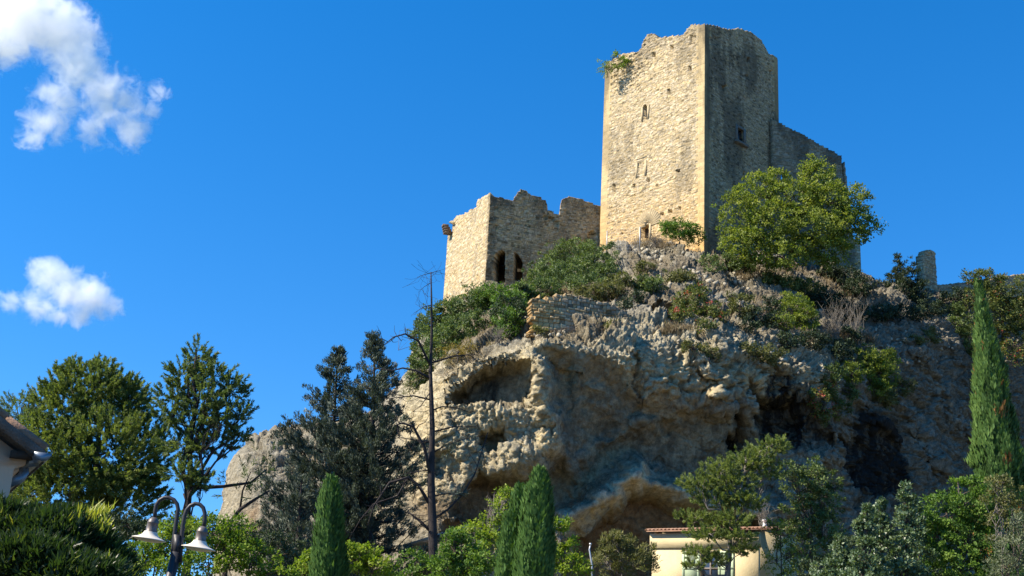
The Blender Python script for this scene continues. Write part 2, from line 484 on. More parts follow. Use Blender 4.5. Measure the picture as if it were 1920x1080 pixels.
ridge([(1192, 912), (1240, 922), (1300, 940), (1425, 962)], 1.5, .6)
ridge([(1000, 690), (1030, 740), (1050, 820), (1000, 862), (960, 880)], 1.5, 1.2)
ridge([(1500, 740), (1545, 780), (1565, 850), (1500, 880), (1475, 960)], 1.8, 1.2)
ridge([(1085, 690), (1150, 750), (1215, 800)], .9, 1.0)
ridge([(1070, 865), (1130, 825), (1210, 790), (1290, 757), (1380, 772)], .7, .5)
ridge([(1080, 690), (1095, 780), (1085, 870)], .6, .9)
ridge([(1340, 640), (1330, 690), (1345, 725)], 1.0, .9)
ridge([(1440, 680), (1520, 700), (1560, 720)], .8, .9)
ridge([(830, 700), (880, 672), (960, 655), (1060, 648)], .8, .7)
for pts in ([(1640, 690), (1700, 780), (1760, 880)], [(1700, 640), (1770, 760), (1830, 850)], [(1600, 720), (1650, 800)], [(1770, 640), (1830, 740), (1880, 860)]):
    ridge(pts, .9, .8)
cr = poly_sd(WX, WZ, P2([(755, 720), (850, 675), (980, 636), (1180, 612), (1440, 612), (1600, 660), (1560, 740), (1500, 750), (1400, 740), (1330, 745), (1205, 742), (1160, 690), (1060, 650), (1012, 672), (1056, 835), (960, 880), (870, 890), (790, 960), (755, 850)]))
lit_crust = sstep(.8, -.6, cr)
cr2 = line_d(X, Z, P2([(1030, 992), (1090, 952), (1130, 932), (1192, 885), (1240, 922), (1425, 962)]))
lit_crust = np.maximum(lit_crust, sstep(1.6, .7, cr2))
lit_crust = lit_crust * (1 - .9 * c3) * (1 - .8 * eye)
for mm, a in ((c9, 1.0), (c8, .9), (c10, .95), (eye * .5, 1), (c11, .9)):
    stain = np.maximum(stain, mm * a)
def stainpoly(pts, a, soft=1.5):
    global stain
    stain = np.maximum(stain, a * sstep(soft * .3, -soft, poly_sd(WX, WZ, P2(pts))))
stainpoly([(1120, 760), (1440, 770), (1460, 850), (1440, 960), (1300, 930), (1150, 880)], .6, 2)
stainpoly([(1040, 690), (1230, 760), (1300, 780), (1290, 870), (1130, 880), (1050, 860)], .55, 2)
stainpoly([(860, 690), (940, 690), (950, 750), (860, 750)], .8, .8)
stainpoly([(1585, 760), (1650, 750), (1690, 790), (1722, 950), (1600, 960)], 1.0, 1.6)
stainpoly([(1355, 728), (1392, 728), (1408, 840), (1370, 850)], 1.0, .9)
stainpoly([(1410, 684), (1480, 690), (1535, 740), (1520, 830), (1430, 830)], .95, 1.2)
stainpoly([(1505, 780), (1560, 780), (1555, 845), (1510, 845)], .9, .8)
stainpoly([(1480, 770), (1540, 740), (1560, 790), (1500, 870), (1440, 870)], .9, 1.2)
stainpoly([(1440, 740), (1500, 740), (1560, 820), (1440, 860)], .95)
stainpoly([(1780, 640), (1840, 660), (1850, 800), (1790, 760)], .75)
stainpoly([(860, 860), (980, 890), (1000, 940), (870, 930)], .5)
warm = np.maximum(np.maximum(c4 * .85, c5 * .45), c4b * .8)
warm = np.maximum(warm, .5 * sstep(.4, -2, poly_sd(WX, WZ, P2([(760, 930), (870, 915), (880, 1000), (760, 1010)]))))
warm = np.maximum(warm, .35 * sstep(.4, -2, poly_sd(WX, WZ, P2([(985, 600), (1040, 560), (1060, 620), (985, 630)]))))
warm = np.maximum(warm, .7 * sstep(.4, -1.2, poly_sd(WX, WZ, P2([(460, 950), (495, 935), (505, 1000), (470, 1010)]))))
# medium relief and fine rock, pushed along the surface normal
dYx = np.gradient(Y, GS, axis=1); dYz = np.gradient(Y, GS, axis=0)
nl = np.sqrt(1 + np.minimum(dYx ** 2 + dYz ** 2, 30))
NX, NY, NZ = np.clip(dYx, -5, 5) / nl, -1 / nl, np.clip(dYz, -5, 5) / nl
soil = sstep(.50, .78, NZ)
smooth_face = np.clip(c3 + .6 * eye, 0, 1)
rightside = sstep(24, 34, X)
lit_crust = np.clip(lit_crust, 0, 1)
# fractured rock: tilted blocks with sharp edges at three sizes, over broad undulation
def fracture(x, y, z, seed):
    x0, y0, z0 = np.floor(x), np.floor(y), np.floor(z)
    d1 = np.full(x.shape, 9.0); d2 = np.full(x.shape, 9.0); out = np.zeros(x.shape)
    for i in (-1, 0, 1):
        for j in (-1, 0, 1):
            for k in (-1, 0, 1):
                cx, cy, cz = x0 + i, y0 + j, z0 + k
                a = H(cx, cy, cz, seed); b = H(cx, cy, cz, seed + 1); c = H(cx, cy, cz, seed + 2); e = H(cx, cy, cz, seed + 3); f = H(cx, cy, cz, seed + 4)
                dx, dy, dz = x - cx - a, y - cy - b, z - cz - c
                d = np.sqrt(dx * dx + dy * dy + dz * dz); n = d < d1
                d2 = np.where(n, d1, np.minimum(d2, d)); d1 = np.where(n, d, d1)
                out = np.where(n, (e - .5) + (f - .5) * 1.6 * dx + (a - .35) * 1.6 * dz, out)
    return out, d2 - d1
qx = X + .9 * fbm(X * .35, Y * .35, Z * .35, 4, 301); qz = Z + .7 * fbm(X * .35, Y * .35, Z * .35 + 9, 4, 302)
qx2 = X + .25 * fbm(X * 1.2, Y * 1.2, Z * 1.2, 3, 303); qz2 = Z + .25 * fbm(X * 1.2, Y * 1.2, Z * 1.2 + 9, 3, 304)
f1, g1 = fracture(qx * .30, Y * .22, qz * .42 + qx * .08, 51)
f2, g2 = fracture(qx * .75, Y * .6, qz * .95 + qx * .15, 53)
f3, g3 = fracture(qx2 * 1.9, Y * 1.6, qz2 * 2.3, 57)
f4, g4 = fracture(qx2 * 4.0, Y * 3.4, qz2 * 4.4, 59)
slope_ = np.sqrt(dYx ** 2 + dYz ** 2)
rough = (1 / (1 + .10 * np.minimum(slope_, 8) ** 1.5)) * np.clip(.4 + .7 * lit_crust + .8 * soil + .35 * rightside, 0, 1.1) * (1 - .85 * smooth_face)
D = .55 * fbm(qx * .16, Y * .16, qz * .2, 3, 31) * (1 - .6 * smooth_face)
f5, g5 = fracture(qx2 * 7.0, Y * 6.0, qz2 * 7.5, 58)
ridgem = sstep(1.8, .6, cr2)
leftm = sstep(16, 9, X) * (1 - soil)                       # the older, evenly weathered crust on the left
fa = 1 - .82 * leftm - .6 * rightside
belly = sstep(.2, .8, c3)
rough *= 1 - .55 * ridgem
D += rough * ((.75 + .5 * soil) * f1 * (1 - .55 * leftm - .2 * rightside) + fa * (.26 * f2 + .12 * f3) + .13 * f4 * (1 - .1 * leftm) + .14 * f5)
# weathered-out bedding and upright fissures
bed = fbm(qx * .12, Y * .12, qz * 1.5 + .25 * qx, 4, 341, .6)
D += (1 - .8 * leftm) * (1 - smooth_face) * (1 - soil) * (.22 * sstep(-.25, .05, bed) + .18 * bed)
fis = np.abs(fbm(qx * .8, Y * .3, qz * .13, 4, 351, .55))
D -= (1 - .7 * leftm) * (1 - .8 * smooth_face) * (1 - soil) * (.30 + .25 * rightside) * np.exp(-(fis / .035) ** 2)
D -= (1 - .75 * leftm) * (1 - smooth_face) * .5 * sstep(.30, .55, fbm(qx * .9, Y * .7, qz * .55, 4, 321, .6)) * (.4 + .6 * lit_crust)
D -= lit_crust * .16 * sstep(.2, .5, fbm(X * 2.6, Y * 2.6, Z * 2.2, 3, 331))
D -= rough * (1 - .7 * leftm) * (.5 * np.exp(-(g1 / .04) ** 2) + .28 * np.exp(-(g2 / .06) ** 2) + .06 * np.exp(-(g3 / .08) ** 2))
# slanting strata of the shaded right side
diag = 1 - np.abs(fbm((X * .6 + Z * .75) * .55, Y * .15, (Z * .6 - X * .5) * .12, 5, 21, .6))
D += rightside * .8 * (diag - .6)
# pitted honeycomb crust
w1b, w2b, widb = worley(qx2 * 2.4, Y * 2.4, qz2 * 2.6, 61)
D += lit_crust * .08 * (.5 - w1b) * (.3 + widb)
D += .13 * fbm(X * 2.2, Y * 2.2, Z * 2.2, 5, 71, .62) * (.25 + .75 * np.clip(lit_crust + soil + .6 * rightside, 0, 1))
D += (.10 * fbm(X * 1.2, Y * 1.2, Z * .3, 5, 77, .6) + .2 * fbm(X * .35, Y * .35, Z * .2, 3, 78) + .06 * f2 + .05 * f4 + .06 * f5 + .30 * f1) * smooth_face
soil = .75 * soil * sstep(-.15, .45, fbm(X * .3, Y * .3, Z * .3, 3, 81) + .1)
D = D * (1 - .6 * ridgem)
VX, VY, VZ = X + NX * D, Y + NY * D, Z + NZ * D
nz_, nx_ = X.shape
idx = np.arange(nz_ * nx_).reshape(nz_, nx_)
quads = np.stack([idx[:-1, :-1], idx[:-1, 1:], idx[1:, 1:], idx[1:, :-1]], -1)
keepq = (np.maximum(Y[:-1, :-1], Y[1:, 1:]) < 142)
quads = quads[keepq]
used = np.zeros(nz_ * nx_, bool); used[quads.ravel()] = True
remap = np.cumsum(used) - 1
pick = lambda a: a.ravel()[used]
cliff = mesh_obj('cliff', np.stack([pick(VX), pick(VY), pick(VZ)], 1), remap[quads], M_CLIFF, smooth=False,
                 attrs={'stain': pick(stain), 'warm': pick(warm), 'soil': pick(soil), 'face': pick(smooth_face), 'lit_crust': pick(lit_crust), 'darkened': pick(rightside), 'grey': pick(np.clip(.95 * rightside + .75 * sstep(.1, .5, NZ) + .3 * sstep(8, 20, X), 0, 1))})
tag(cliff, 'tall tan and grey limestone cliff with hollow caves below the castle', 'cliff', kind='structure')
CLY = VY
def hit(px, py):
    """where the line of sight through a photo pixel meets the cliff"""
    d = ray(px, py)
    ys = np.arange(80, 141, .1)
    xs = d[0] * ys / d[1]; zs = EYE + d[2] * ys / d[1]
    ii = np.clip(((xs - GX0) / GS).astype(int), 0, nx_ - 1); jj = np.clip(((zs - GZ0) / GS).astype(int), 0, nz_ - 1)
    h = np.nonzero(ys > CLY[jj, ii])[0]
    k = h[0] if len(h) else len(ys) - 1
    return np.array([xs[k], ys[k], zs[k]])

# ------------------------------------------------------------------ ground and the back of the hill
def gz(x, y):
    x = np.asarray(x, float); y = np.asarray(y, float)
    r = sstep(24, 82, y) * (4.6 + 2.0 * sstep(2, 16, x) - .6 * sstep(-10, -30, x))
    return r + .12 * fbm(x * .12, y * .12, 0 * x, 3, 91) * sstep(10, 30, y)
def axis_pts(lo, hi, fine_lo, fine_hi, s):
    f = np.arange(fine_lo, fine_hi, s)
    a = fine_lo - np.geomspace(1, fine_lo - lo + 1, 14)[::-1] + 1
    b = fine_hi + np.geomspace(1, hi - fine_hi + 1, 14) - 1
    return np.unique(np.concatenate([a, f, b]))
ax_ = axis_pts(-3000, 3000, -60, 90, 1.2); ay_ = axis_pts(-2500, 4500, -12, 118, 1.2)
GXX, GYY = np.meshgrid(ax_, ay_)
GZZ = gz(GXX, GYY)
gi = np.arange(GXX.size).reshape(GXX.shape)
gq = np.stack([gi[:-1, :-1], gi[:-1, 1:], gi[1:, 1:], gi[1:, :-1]], -1).reshape(-1, 4)
def ground_mat():
    m, ns, ls = new_mat('ground grass and soil')
    o = ns.new('ShaderNodeOutputMaterial'); b = nd(ns, 'ShaderNodeBsdfPrincipled', Roughness=.95)
    tc = ns.new('ShaderNodeTexCoord')
    n = noise_n(ns, ls, .5, 8, .65, tc.outputs['Object'])
    r = ramp(ns, [(.35, (.05, .06, .025)), (.5, (.09, .085, .04)), (.65, (.22, .17, .1))]); ls.new(n, r.inputs[0]); ls.new(r.outputs[0], b.inputs['Base Color'])
    n2 = noise_n(ns, ls, 6, 6, .7, tc.outputs['Object'])
    bm = nd(ns, 'ShaderNodeBump', Strength=.6, Distance=.1); ls.new(n2, bm.inputs['Height']); ls.new(bm.outputs[0], b.inputs['Normal'])
    ls.new(b.outputs[0], o.inputs[0])
    return m
M_GROUND = ground_mat()
tag(mesh_obj('ground', np.stack([GXX.ravel(), GYY.ravel(), GZZ.ravel()], 1), gq, M_GROUND, smooth=True), kind='structure')
# hilltop behind the cliff edge: height follows the cliff's own crest
hx = np.arange(-34, 120, 1.0); hy = np.arange(124, 230, 2.0)
HX, HY = np.meshgrid(hx, hy)
hz = crest_z(HX) - 1.6 + 0 * HY
hz = hz * sstep(215, 150, HY) * sstep(-31, -14, HX - 0) * sstep(120, 85, HX) + .4 * fbm(HX * .15, HY * .15, 0 * HX, 3, 95)
hi_ = np.arange(HX.size).reshape(HX.shape)
hq = np.stack([hi_[:-1, :-1], hi_[:-1, 1:], hi_[1:, 1:], hi_[1:, :-1]], -1).reshape(-1, 4)
tag(mesh_obj('hill', np.stack([HX.ravel(), HY.ravel(), np.minimum(hz, 60).ravel()], 1), hq, M_GROUND, smooth=True), kind='structure')

# ------------------------------------------------------------------ masonry
def stones(u, v, seed, rh=(.12, .24), rw=(.2, .55), wave=.10):
    """rubble courses: height relief, per-stone random, stone centre height"""
    rng = np.random.default_rng(seed)
    vw = v + wave * fbm(u * .35, v * .35, 0 * u + seed, 3, seed) + .035 * vn(u * 2.2, v * 2.2, 0 * u, seed + 3)
    v0 = vw.min() - 1
    hs_ = rng.uniform(*rh, size=int((vw.max() - v0 + 2) / rh[0]) + 3)
    rows = v0 + np.concatenate([[0], np.cumsum(hs_)])
    ri = np.clip(np.searchsorted(rows, vw, 'right') - 1, 0, len(rows) - 2)
    dv = np.minimum(vw - rows[ri], rows[ri + 1] - vw)
    du = np.zeros_like(u); sid = np.zeros(u.shape, np.int64)
    uw = u + .03 * vn(u * 3, v * 3, 0 * u + 5, seed + 9)
    u0 = uw.min() - 1; span = uw.max() - u0 + 2
    for r in np.unique(ri):
        k = ri == r
        e = u0 + np.concatenate([[-rng.uniform(0, .5)], np.cumsum(rng.uniform(*rw, size=int(span / rw[0]) + 3))])
        j = np.clip(np.searchsorted(e, uw[k], 'right') - 1, 0, len(e) - 2)
        du[k] = np.minimum(uw[k] - e[j], e[j + 1] - uw[k]); sid[k] = j + r * 4099
    d = np.minimum(dv, du)
    rnd = H(sid, 0 * sid, 0 * sid, seed); rnd2 = H(sid, 0 * sid + 1, 0 * sid, seed + 5); rnd3 = H(sid, 0 * sid + 2, 0 * sid, seed + 7)
    return d, rnd, rnd2, rnd3, .5 * (rows[ri] + rows[ri + 1])

def plane_uv(px, py, P, d):
    """(u, v) on the upright plane through P along d where the photo pixel meets it"""
    n = np.array([d[1], -d[0], 0.0]); r = ray(px, py); o = np.array([0, 0, EYE])
    t = ((P - o) @ n) / (r @ n)
    q = o + r * t
    return (q - P) @ np.append(d, 0), q[2] - P[2]

PALETTE = [(.55, .44, .265), (.52, .41, .245), (.58, .49, .33), (.47, .39, .26), (.54, .42, .23), (.42, .36, .26), (.60, .51, .36)]
def wall(name, P, d, W, Hh, t, step, parent, top=None, right=None, cut=None, seed=1, relief=.036, groove=.03, tl=0, tr=0, quoin=(0, 0), holes=(), rough=None,
         dark=None, tone=(1, 1, 1), rh=(.11, .23), rw=(.18, .52), smooth_zones=(), mat=None, darkstone=.0, warmth=None):
    """closed slab of masonry; top(u)->v outline, holes: (polygon uv, depth)"""
    P = np.asarray(P, float); d = np.asarray(d, float); n = np.array([d[1], -d[0], 0.0]); d3 = np.append(d, 0)
    us = np.linspace(0, W, int(W / step) + 1); vs = np.linspace(0, Hh, int(Hh / step) + 1)
    U, V = np.meshgrid(us, vs)
    ds, r1, r2, r3, vc = stones(U, V, seed, rh, rw)
    q = np.zeros_like(U)
    zig = .28 * (np.floor(V / .42) % 2)
    if quoin[0]: q = np.maximum(q, (U < quoin[0] + zig).astype(float))
    if quoin[1]: q = np.maximum(q, (U > W - quoin[1] - zig).astype(float))
    for zpoly in smooth_zones: q = np.maximum(q, (poly_sd(U, V, zpoly) < 0).astype(float))
    aj = np.minimum(np.abs((V / .42) % 1 - .5) * -1 + .5, 1) * .42        # ashlar course joint distance
    au = np.abs(((U + .35 * (np.floor(V / .42) % 2)) / .7) % 1 - .5); au = (.5 - au) * .7
    ad = np.minimum(aj, au)
    aid = H(np.floor(V / .42), np.floor((U + .35 * (np.floor(V / .42) % 2)) / .7), 0 * U, seed + 31)
    rg = 1.0 if rough is None else 1 + rough(U, V)
    pillow = sstep(0, .055, ds)
    disp_r = (r1 - .5) * 2 * relief * rg + (pillow - 1) * groove * (.6 + .4 * rg) + .015 * fbm(U * 6, V * 6, 0 * U, 2, seed + 40)
    disp_r += .05 * fbm(U * .5, V * .5, 0 * U, 2, seed + 44)
    disp_a = (sstep(0, .03, ad) - 1) * .012 + .006 * fbm(U * 3, V * 3, 0 * U, 3, seed + 41)
    D = disp_r * (1 - q) + disp_a * q
    pal = np.array(PALETTE)
    col = pal[np.clip((r2 * len(pal)).astype(int), 0, len(pal) - 1)] * (.82 + .34 * r3)[..., None]
    mort = np.array([.45, .36, .21]) * (.62 + .3 * sstep(0, .05, ds))[..., None]
    col = np.where((ds < .022)[..., None], mort, col)
    acol = np.array([.54, .42, .23]) * (.86 + .24 * aid)[..., None] * (.8 + .2 * sstep(0, .03, ad))[..., None]
    col = col * (1 - q[..., None]) + acol * q[..., None]
    if warmth is not None:
        w = warmth(U, V)[..., None]; col = col * (1 - w) + w * col * np.array([1.12, .93, .68])
    if dark is not None:
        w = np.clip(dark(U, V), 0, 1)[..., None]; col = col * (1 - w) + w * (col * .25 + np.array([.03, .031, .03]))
    if darkstone:
        k = (H((r2 * 9999).astype(int), 0 * U, 0 * U, seed + 77) < darkstone) & (q < .5)
        col = np.where(k[..., None], col * .5, col)
    col = col * np.array(tone)
    for poly, dep in holes:
        m = poly_sd(U, V, poly) < 0
        D = np.where(m, -dep, D)
    e = np.minimum(U, W - U)
    ends = sstep(0, .12, e)
    D = np.where(D > -.3, D * ends, D)
    F = P + U[..., None] * d3 + D[..., None] * n; F[..., 2] += V
    ub = tl + U * (W - tl - tr) / W
    B = P + ub[..., None] * d3 - t * n; B[..., 2] += V
    ny, nx = U.shape
    uc = .5 * (U[:-1, :-1] + U[1:, 1:]); vcc = .5 * (vc[:-1, :-1] + vc[1:, 1:])
    m = np.ones((ny - 1, nx - 1), bool)
    if top is not None: m &= vc[:-1, :-1] < top(uc)
    if right is not None: m &= (U[:-1, :-1] + (r1[:-1, :-1] - .5) * .3) < right(V[:-1, :-1])
    if cut is not None: m &= ~cut(uc, .5 * (V[:-1, :-1] + V[1:, 1:]))
    i = np.arange(ny * nx).reshape(ny, nx); N = ny * nx
    fq = np.stack([i[:-1, :-1], i[:-1, 1:], i[1:, 1:], i[1:, :-1]], -1)[m]
    bq = np.stack([i[:-1, :-1], i[1:, :-1], i[1:, 1:], i[:-1, 1:]], -1)[m] + N
    mp = np.pad(m, 1)
    sq = []
    a = i[:-1, :-1]; b = i[:-1, 1:]; c = i[1:, 1:]; dd = i[1:, :-1]
    for nb, p, r in ((mp[:-2, 1:-1], a, b), (mp[1:-1, 2:], b, c), (mp[2:, 1:-1], c, dd), (mp[1:-1, :-2], dd, a)):
        k = m & ~nb
        sq.append(np.stack([p[k] + N, r[k] + N, r[k], p[k]], -1))
    q_ = np.concatenate([fq, bq] + sq)
    VV = np.concatenate([F.reshape(-1, 3), B.reshape(-1, 3)])
    CC = np.concatenate([col.reshape(-1, 3)] * 2)
    us_ = np.zeros(2 * N, bool); us_[q_.ravel()] = True; rm = np.cumsum(us_) - 1
    o = mesh_obj(name, VV[us_], rm[q_], mat or M_STONE, attrs={'stone': CC[us_]})
    if parent is not None: adopt(o, parent)
    return o
def outline(P, d, pts):
    q = sorted(plane_uv(px, py, P, d) for px, py in pts)
    a = np.array(q)
    return lambda u: np.interp(u, a[:, 0], a[:, 1])
def uvp(P, d, pts): return [plane_uv(px, py, P, d) for px, py in pts]
def len_to(px, py, P, d): return plane_uv(px, py, P, d)[0]
def rect(x0, y0, x1, y1): return [(x0, y0), (x1, y0), (x1, y1), (x0, y1)]

# the keep
KC = at(1320.5, 455, 116.0)
dR = np.array([.714, .70]); dR /= np.linalg.norm(dR)        # along the shaded face, to the right and back
dLr = np.array([.70, -.714]); dLr /= np.linalg.norm(dLr)    # along the sunny face, left end to the corner
LL = -len_to(1124, 455, KC, dLr); LR = len_to(1461.5, 300, KC, dR)
ZB = 5.0
KB = KC.copy(); KB[2] -= ZB
PL = KB - np.append(dLr, 0) * LL
keep = thing('castle_keep', 'tallest square stone tower with a sunlit left face and ragged top', 'tower', tuple(KB))
KH = 34.0
topL = outline(PL, dLr, [(1131, 143), (1137, 118), (1150, 112), (1165, 104), (1196, 97), (1201, 92), (1208, 72), (1216, 64), (1226, 64), (1232, 70), (1242, 70), (1262, 66), (1280, 64), (1290, 53), (1297, 45), (1306, 47), (1321, 45)])
topR = outline(KB, dR, [(1321, 45), (1333, 47), (1342, 50), (1352, 52), (1364, 55), (1372, 57), (1386, 53), (1400, 58), (1412, 62), (1425, 64), (1430, 78), (1437, 92), (1442, 102), (1450, 105), (1461, 113)])
hL = []
for x0, y0, x1, y1, dep in ((1256, 84, 1262, 93, .5), (1223, 99, 1229, 107, .5), (1290, 124, 1296, 133, .5), (1251, 167, 1256, 174, .4), (1148, 345, 1154, 360, .5), (1186, 345, 1191, 351, .6), (1212, 334, 1218, 342, .6), (1268, 318, 1275, 323, .5),
                             (1231, 345, 1235, 350, .4), (1189, 364, 1192, 368, .3), (1238, 398, 1244, 404, .5), (1253, 393, 1260, 399, .5), (1272, 388, 1276, 394, .3), (1196, 305, 1207, 334, .16), (1211, 407, 1216, 411, .3), (1294, 66, 1305, 82, .25), (1175, 112, 1190, 128, .35), (1165, 436, 1169, 440, .3)):
    hL.append((uvp(PL, dLr, rect(x0, y0, x1, y1)), dep))
hL.append((uvp(PL, dLr, [(1206, 224), (1206, 203), (1207, 198), (1209.5, 195), (1212, 198), (1213, 203), (1213, 223)]), .45))
doorpoly = uvp(PL, dLr, [(1202, 447), (1202, 426), (1216, 420), (1216, 446)])
hL.append((doorpoly, 1.2))
rubL = lambda U, V: 3.2 * sstep(0, 5, V - (topL(U) - 6.5)) * sstep(9.5, 4, U)
darkL = lambda U, V: .42 * sstep(.15, .5, fbm(U * .5, V * .15, 0 * U, 4, 201) + .5 * sstep(-6, 0, V - topL(U))) + .45 * ((U > LL - 1.0) * sstep(-8, -1, V - topL(U)) * sstep(-.3, .3, fbm(U * .8, V * .2, 0 * U, 3, 202))) + .4 * (U < .8) * sstep(-8, -1, V - topL(U))
wmL = lambda U, V: sstep(16, 4, V) * .8
wall('sunlit_wall', PL, dLr, LL, KH, 1.5, .075, keep, top=topL, seed=3, relief=.036, groove=.036, tl=1.5, tr=1.5, quoin=(.95, .85), holes=hL, rough=rubL, dark=darkL, warmth=wmL, darkstone=.05)
hR = []
for x0, y0, x1, y1, dep in ((1400, 108, 1406, 116, .5), (1443, 132, 1447, 139, .4), (1355, 160, 1362, 168, .5), (1393, 322, 1397, 328, .4), (1330, 70, 1350, 83, .15), (1398, 140, 1404, 146, .2), (1371, 152, 1374, 156, .3)):
    hR.append((uvp(KB, dR, rect(x0, y0, x1, y1)), dep))
hR.append((uvp(KB, dR, [(1382, 239), (1393.5, 245), (1394.5, 272), (1383, 266)]), .9))
darkR = lambda U, V: .34 + .55 * sstep(.0, .5, fbm(U * .45, V * .10, 0 * U, 4, 211)) + .35 * ((U < .9) | (U > LR - .8)) - .25 * sstep(-4, -1, V - topR(U))  # shaded face's stone painted darker throughout, plus dark streaks
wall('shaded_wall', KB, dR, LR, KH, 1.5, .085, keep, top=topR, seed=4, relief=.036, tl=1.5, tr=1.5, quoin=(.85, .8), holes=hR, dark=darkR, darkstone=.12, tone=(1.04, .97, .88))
PB = KB + np.append(dR, 0) * LR
topmin = lambda U: np.full(np.shape(U), KH - 6.0)
wall('rear_wall', PB, -dLr, LL, KH, 1.5, .22, keep, top=lambda U: topL(LL - U) - 1.5, seed=5, tl=1.5, tr=1.5)
PBL = PB - np.append(dLr, 0) * LL
wall('side_wall', PBL, -dR, LR, KH, 1.5, .22, keep, top=lambda U: np.minimum(topR(LR - U) - 1.0, topL(0 * U + .2) + U * .9), seed=6, tl=1.5, tr=1.5)
def on_wall(P, d, uv, out=0.0):
    n = np.array([d[1], -d[0], 0.0])
    return np.asarray(P) + np.append(d, 0) * uv[0] + np.array([0, 0, uv[1]]) + n * out
def frame_of(d): return np.append(d, 0), np.array([d[1], -d[0], 0.0]), np.array([0, 0, 1.0])
# round-arched voussoirs over the blocked doorway
nL = np.array([dLr[1], -dLr[0], 0.0])
mb = MB()
cu, cv = plane_uv(1215, 424, PL, dLr); ro = abs(plane_uv(1240, 412, PL, dLr)[0] - cu) + .02; ri_ = ro * .2
for k in range(17):
    a0, a1 = math.pi * k / 17 + .003, math.pi * (k + 1) / 17 - .003
    ps = [on_wall(PL, dLr, (cu + rr * math.cos(a), cv + rr * math.sin(a) * 1.05), -.12) for rr, a in ((ri_, a0), (ro, a0), (ro, a1), (ri_, a1))]
    mb.prism(ps, nL * (.13 + .012 * random.random()))
mb.build('arch_stones', simple_mat('arch stone', (.34, .265, .15), .9, .14, 1.5, .3), keep)
for (x0, y0), (x1, y1) in (((1199.5, 450), (1199.5, 426)), ((1219, 449), (1219, 420))):
    a, b = plane_uv(x0, y0, PL, dLr), plane_uv(x1, y1, PL, dLr)
    mb = MB(); mb.box(on_wall(PL, dLr, (a[0], .5 * (a[1] + b[1])), .02), .11, .07, .5 * abs(b[1] - a[1]), *frame_of(dLr)); mb.build('door_jamb', M_ASHLAR, keep)
mb = MB(); a, b = plane_uv(1201, 446, PL, dLr), plane_uv(1217, 420, PL, dLr)
mb.box(on_wall(PL, dLr, (.5 * (a[0] + b[0]), .5 * (a[1] + b[1])), -.75), .5 * (b[0] - a[0]), .04, .5 * (b[1] - a[1]), *frame_of(dLr))
mb.build('door', M_DARKWOOD, keep)
# surround of the blocked window in the middle of the sunny face
mb = MB()
for x0, y0, x1, y1 in ((1191.5, 301, 1195.5, 338), (1208, 296, 1212.5, 333), (1191.5, 292, 1212.5, 300), (1186, 336, 1217, 344)):
    a = plane_uv(x0, y1, PL, dLr); b = plane_uv(x1, y0, PL, dLr)
    mb.box(on_wall(PL, dLr, (.5 * (a[0] + b[0]), .5 * (a[1] + b[1])), .0), .5 * abs(b[0] - a[0]), .03, .5 * abs(b[1] - a[1]) * .82, *frame_of(dLr))
mb.build('blocked_window_surround', M_ASHLAR, keep)
# stones round the small arched window
mb = MB()
for x0, y0, x1, y1 in ((1202.5, 200, 1205.5, 228), (1213.6, 196, 1217, 224)):
    a = plane_uv(x0, y1, PL, dLr); b = plane_uv(x1, y0, PL, dLr)
    mb.box(on_wall(PL, dLr, (.5 * (a[0] + b[0]), .5 * (a[1] + b[1])), .0), .5 * abs(b[0] - a[0]), .05, .5 * abs(b[1] - a[1]), *frame_of(dLr))
cu, cv = plane_uv(1209.6, 200, PL, dLr)
for k in range(5):
    a0, a1 = math.pi * k / 5 + .02, math.pi * (k + 1) / 5 - .02
    ps = [on_wall(PL, dLr, (cu + rr * math.cos(a), cv + rr * math.sin(a)), -.1) for rr, a in ((.25, a0), (.46, a0), (.46, a1), (.25, a1))]
    mb.prism(ps, nL * .15)
mb.build('arched_window_surround', M_ASHLAR, keep)
# window on the shaded face
M_SHADEST = simple_mat('shade-darkened window stone', (.17, .145, .11), .9, .25, 2, .3)  # surround stone coloured darker for the shaded face
nR = np.array([dR[1], -dR[0], 0.0])
win = MB()
wq = uvp(KB, dR, [(1382, 239), (1393.5, 245), (1394.5, 272), (1383, 266)])
u0, u1 = wq[0][0], wq[1][0]; v0, v1 = wq[2][1], wq[0][1]
win.box(on_wall(KB, dR, (u0 - .16, .5 * (v0 + v1)), .02), .16, .09, .5 * (v1 - v0) + .3, *frame_of(dR))
win.box(on_wall(KB, dR, (u1 + .2, .5 * (v0 + v1)), .02), .2, .09, .5 * (v1 - v0) + .3, *frame_of(dR))
win.box(on_wall(KB, dR, (.5 * (u0 + u1), v1 + .15), .02), .5 * (u1 - u0), .09, .15, *frame_of(dR))
wf = win.build('window', M_SHADEST, keep)
s = MB(); s.box(on_wall(KB, dR, (.5 * (u0 + u1), v0 - .14), .12), .5 * (u1 - u0) + .55, .28, .13, *frame_of(dR)); s.build('sill', M_SHADEST, wf)
g = MB(); g.box(on_wall(KB, dR, (.5 * (u0 + u1), .5 * (v0 + v1)), -.22), .5 * (u1 - u0), .02, .5 * (v1 - v0), *frame_of(dR)); g.build('pane', simple_mat('dark pane', (.015, .017, .02), .2, .1, 2, 0), wf)

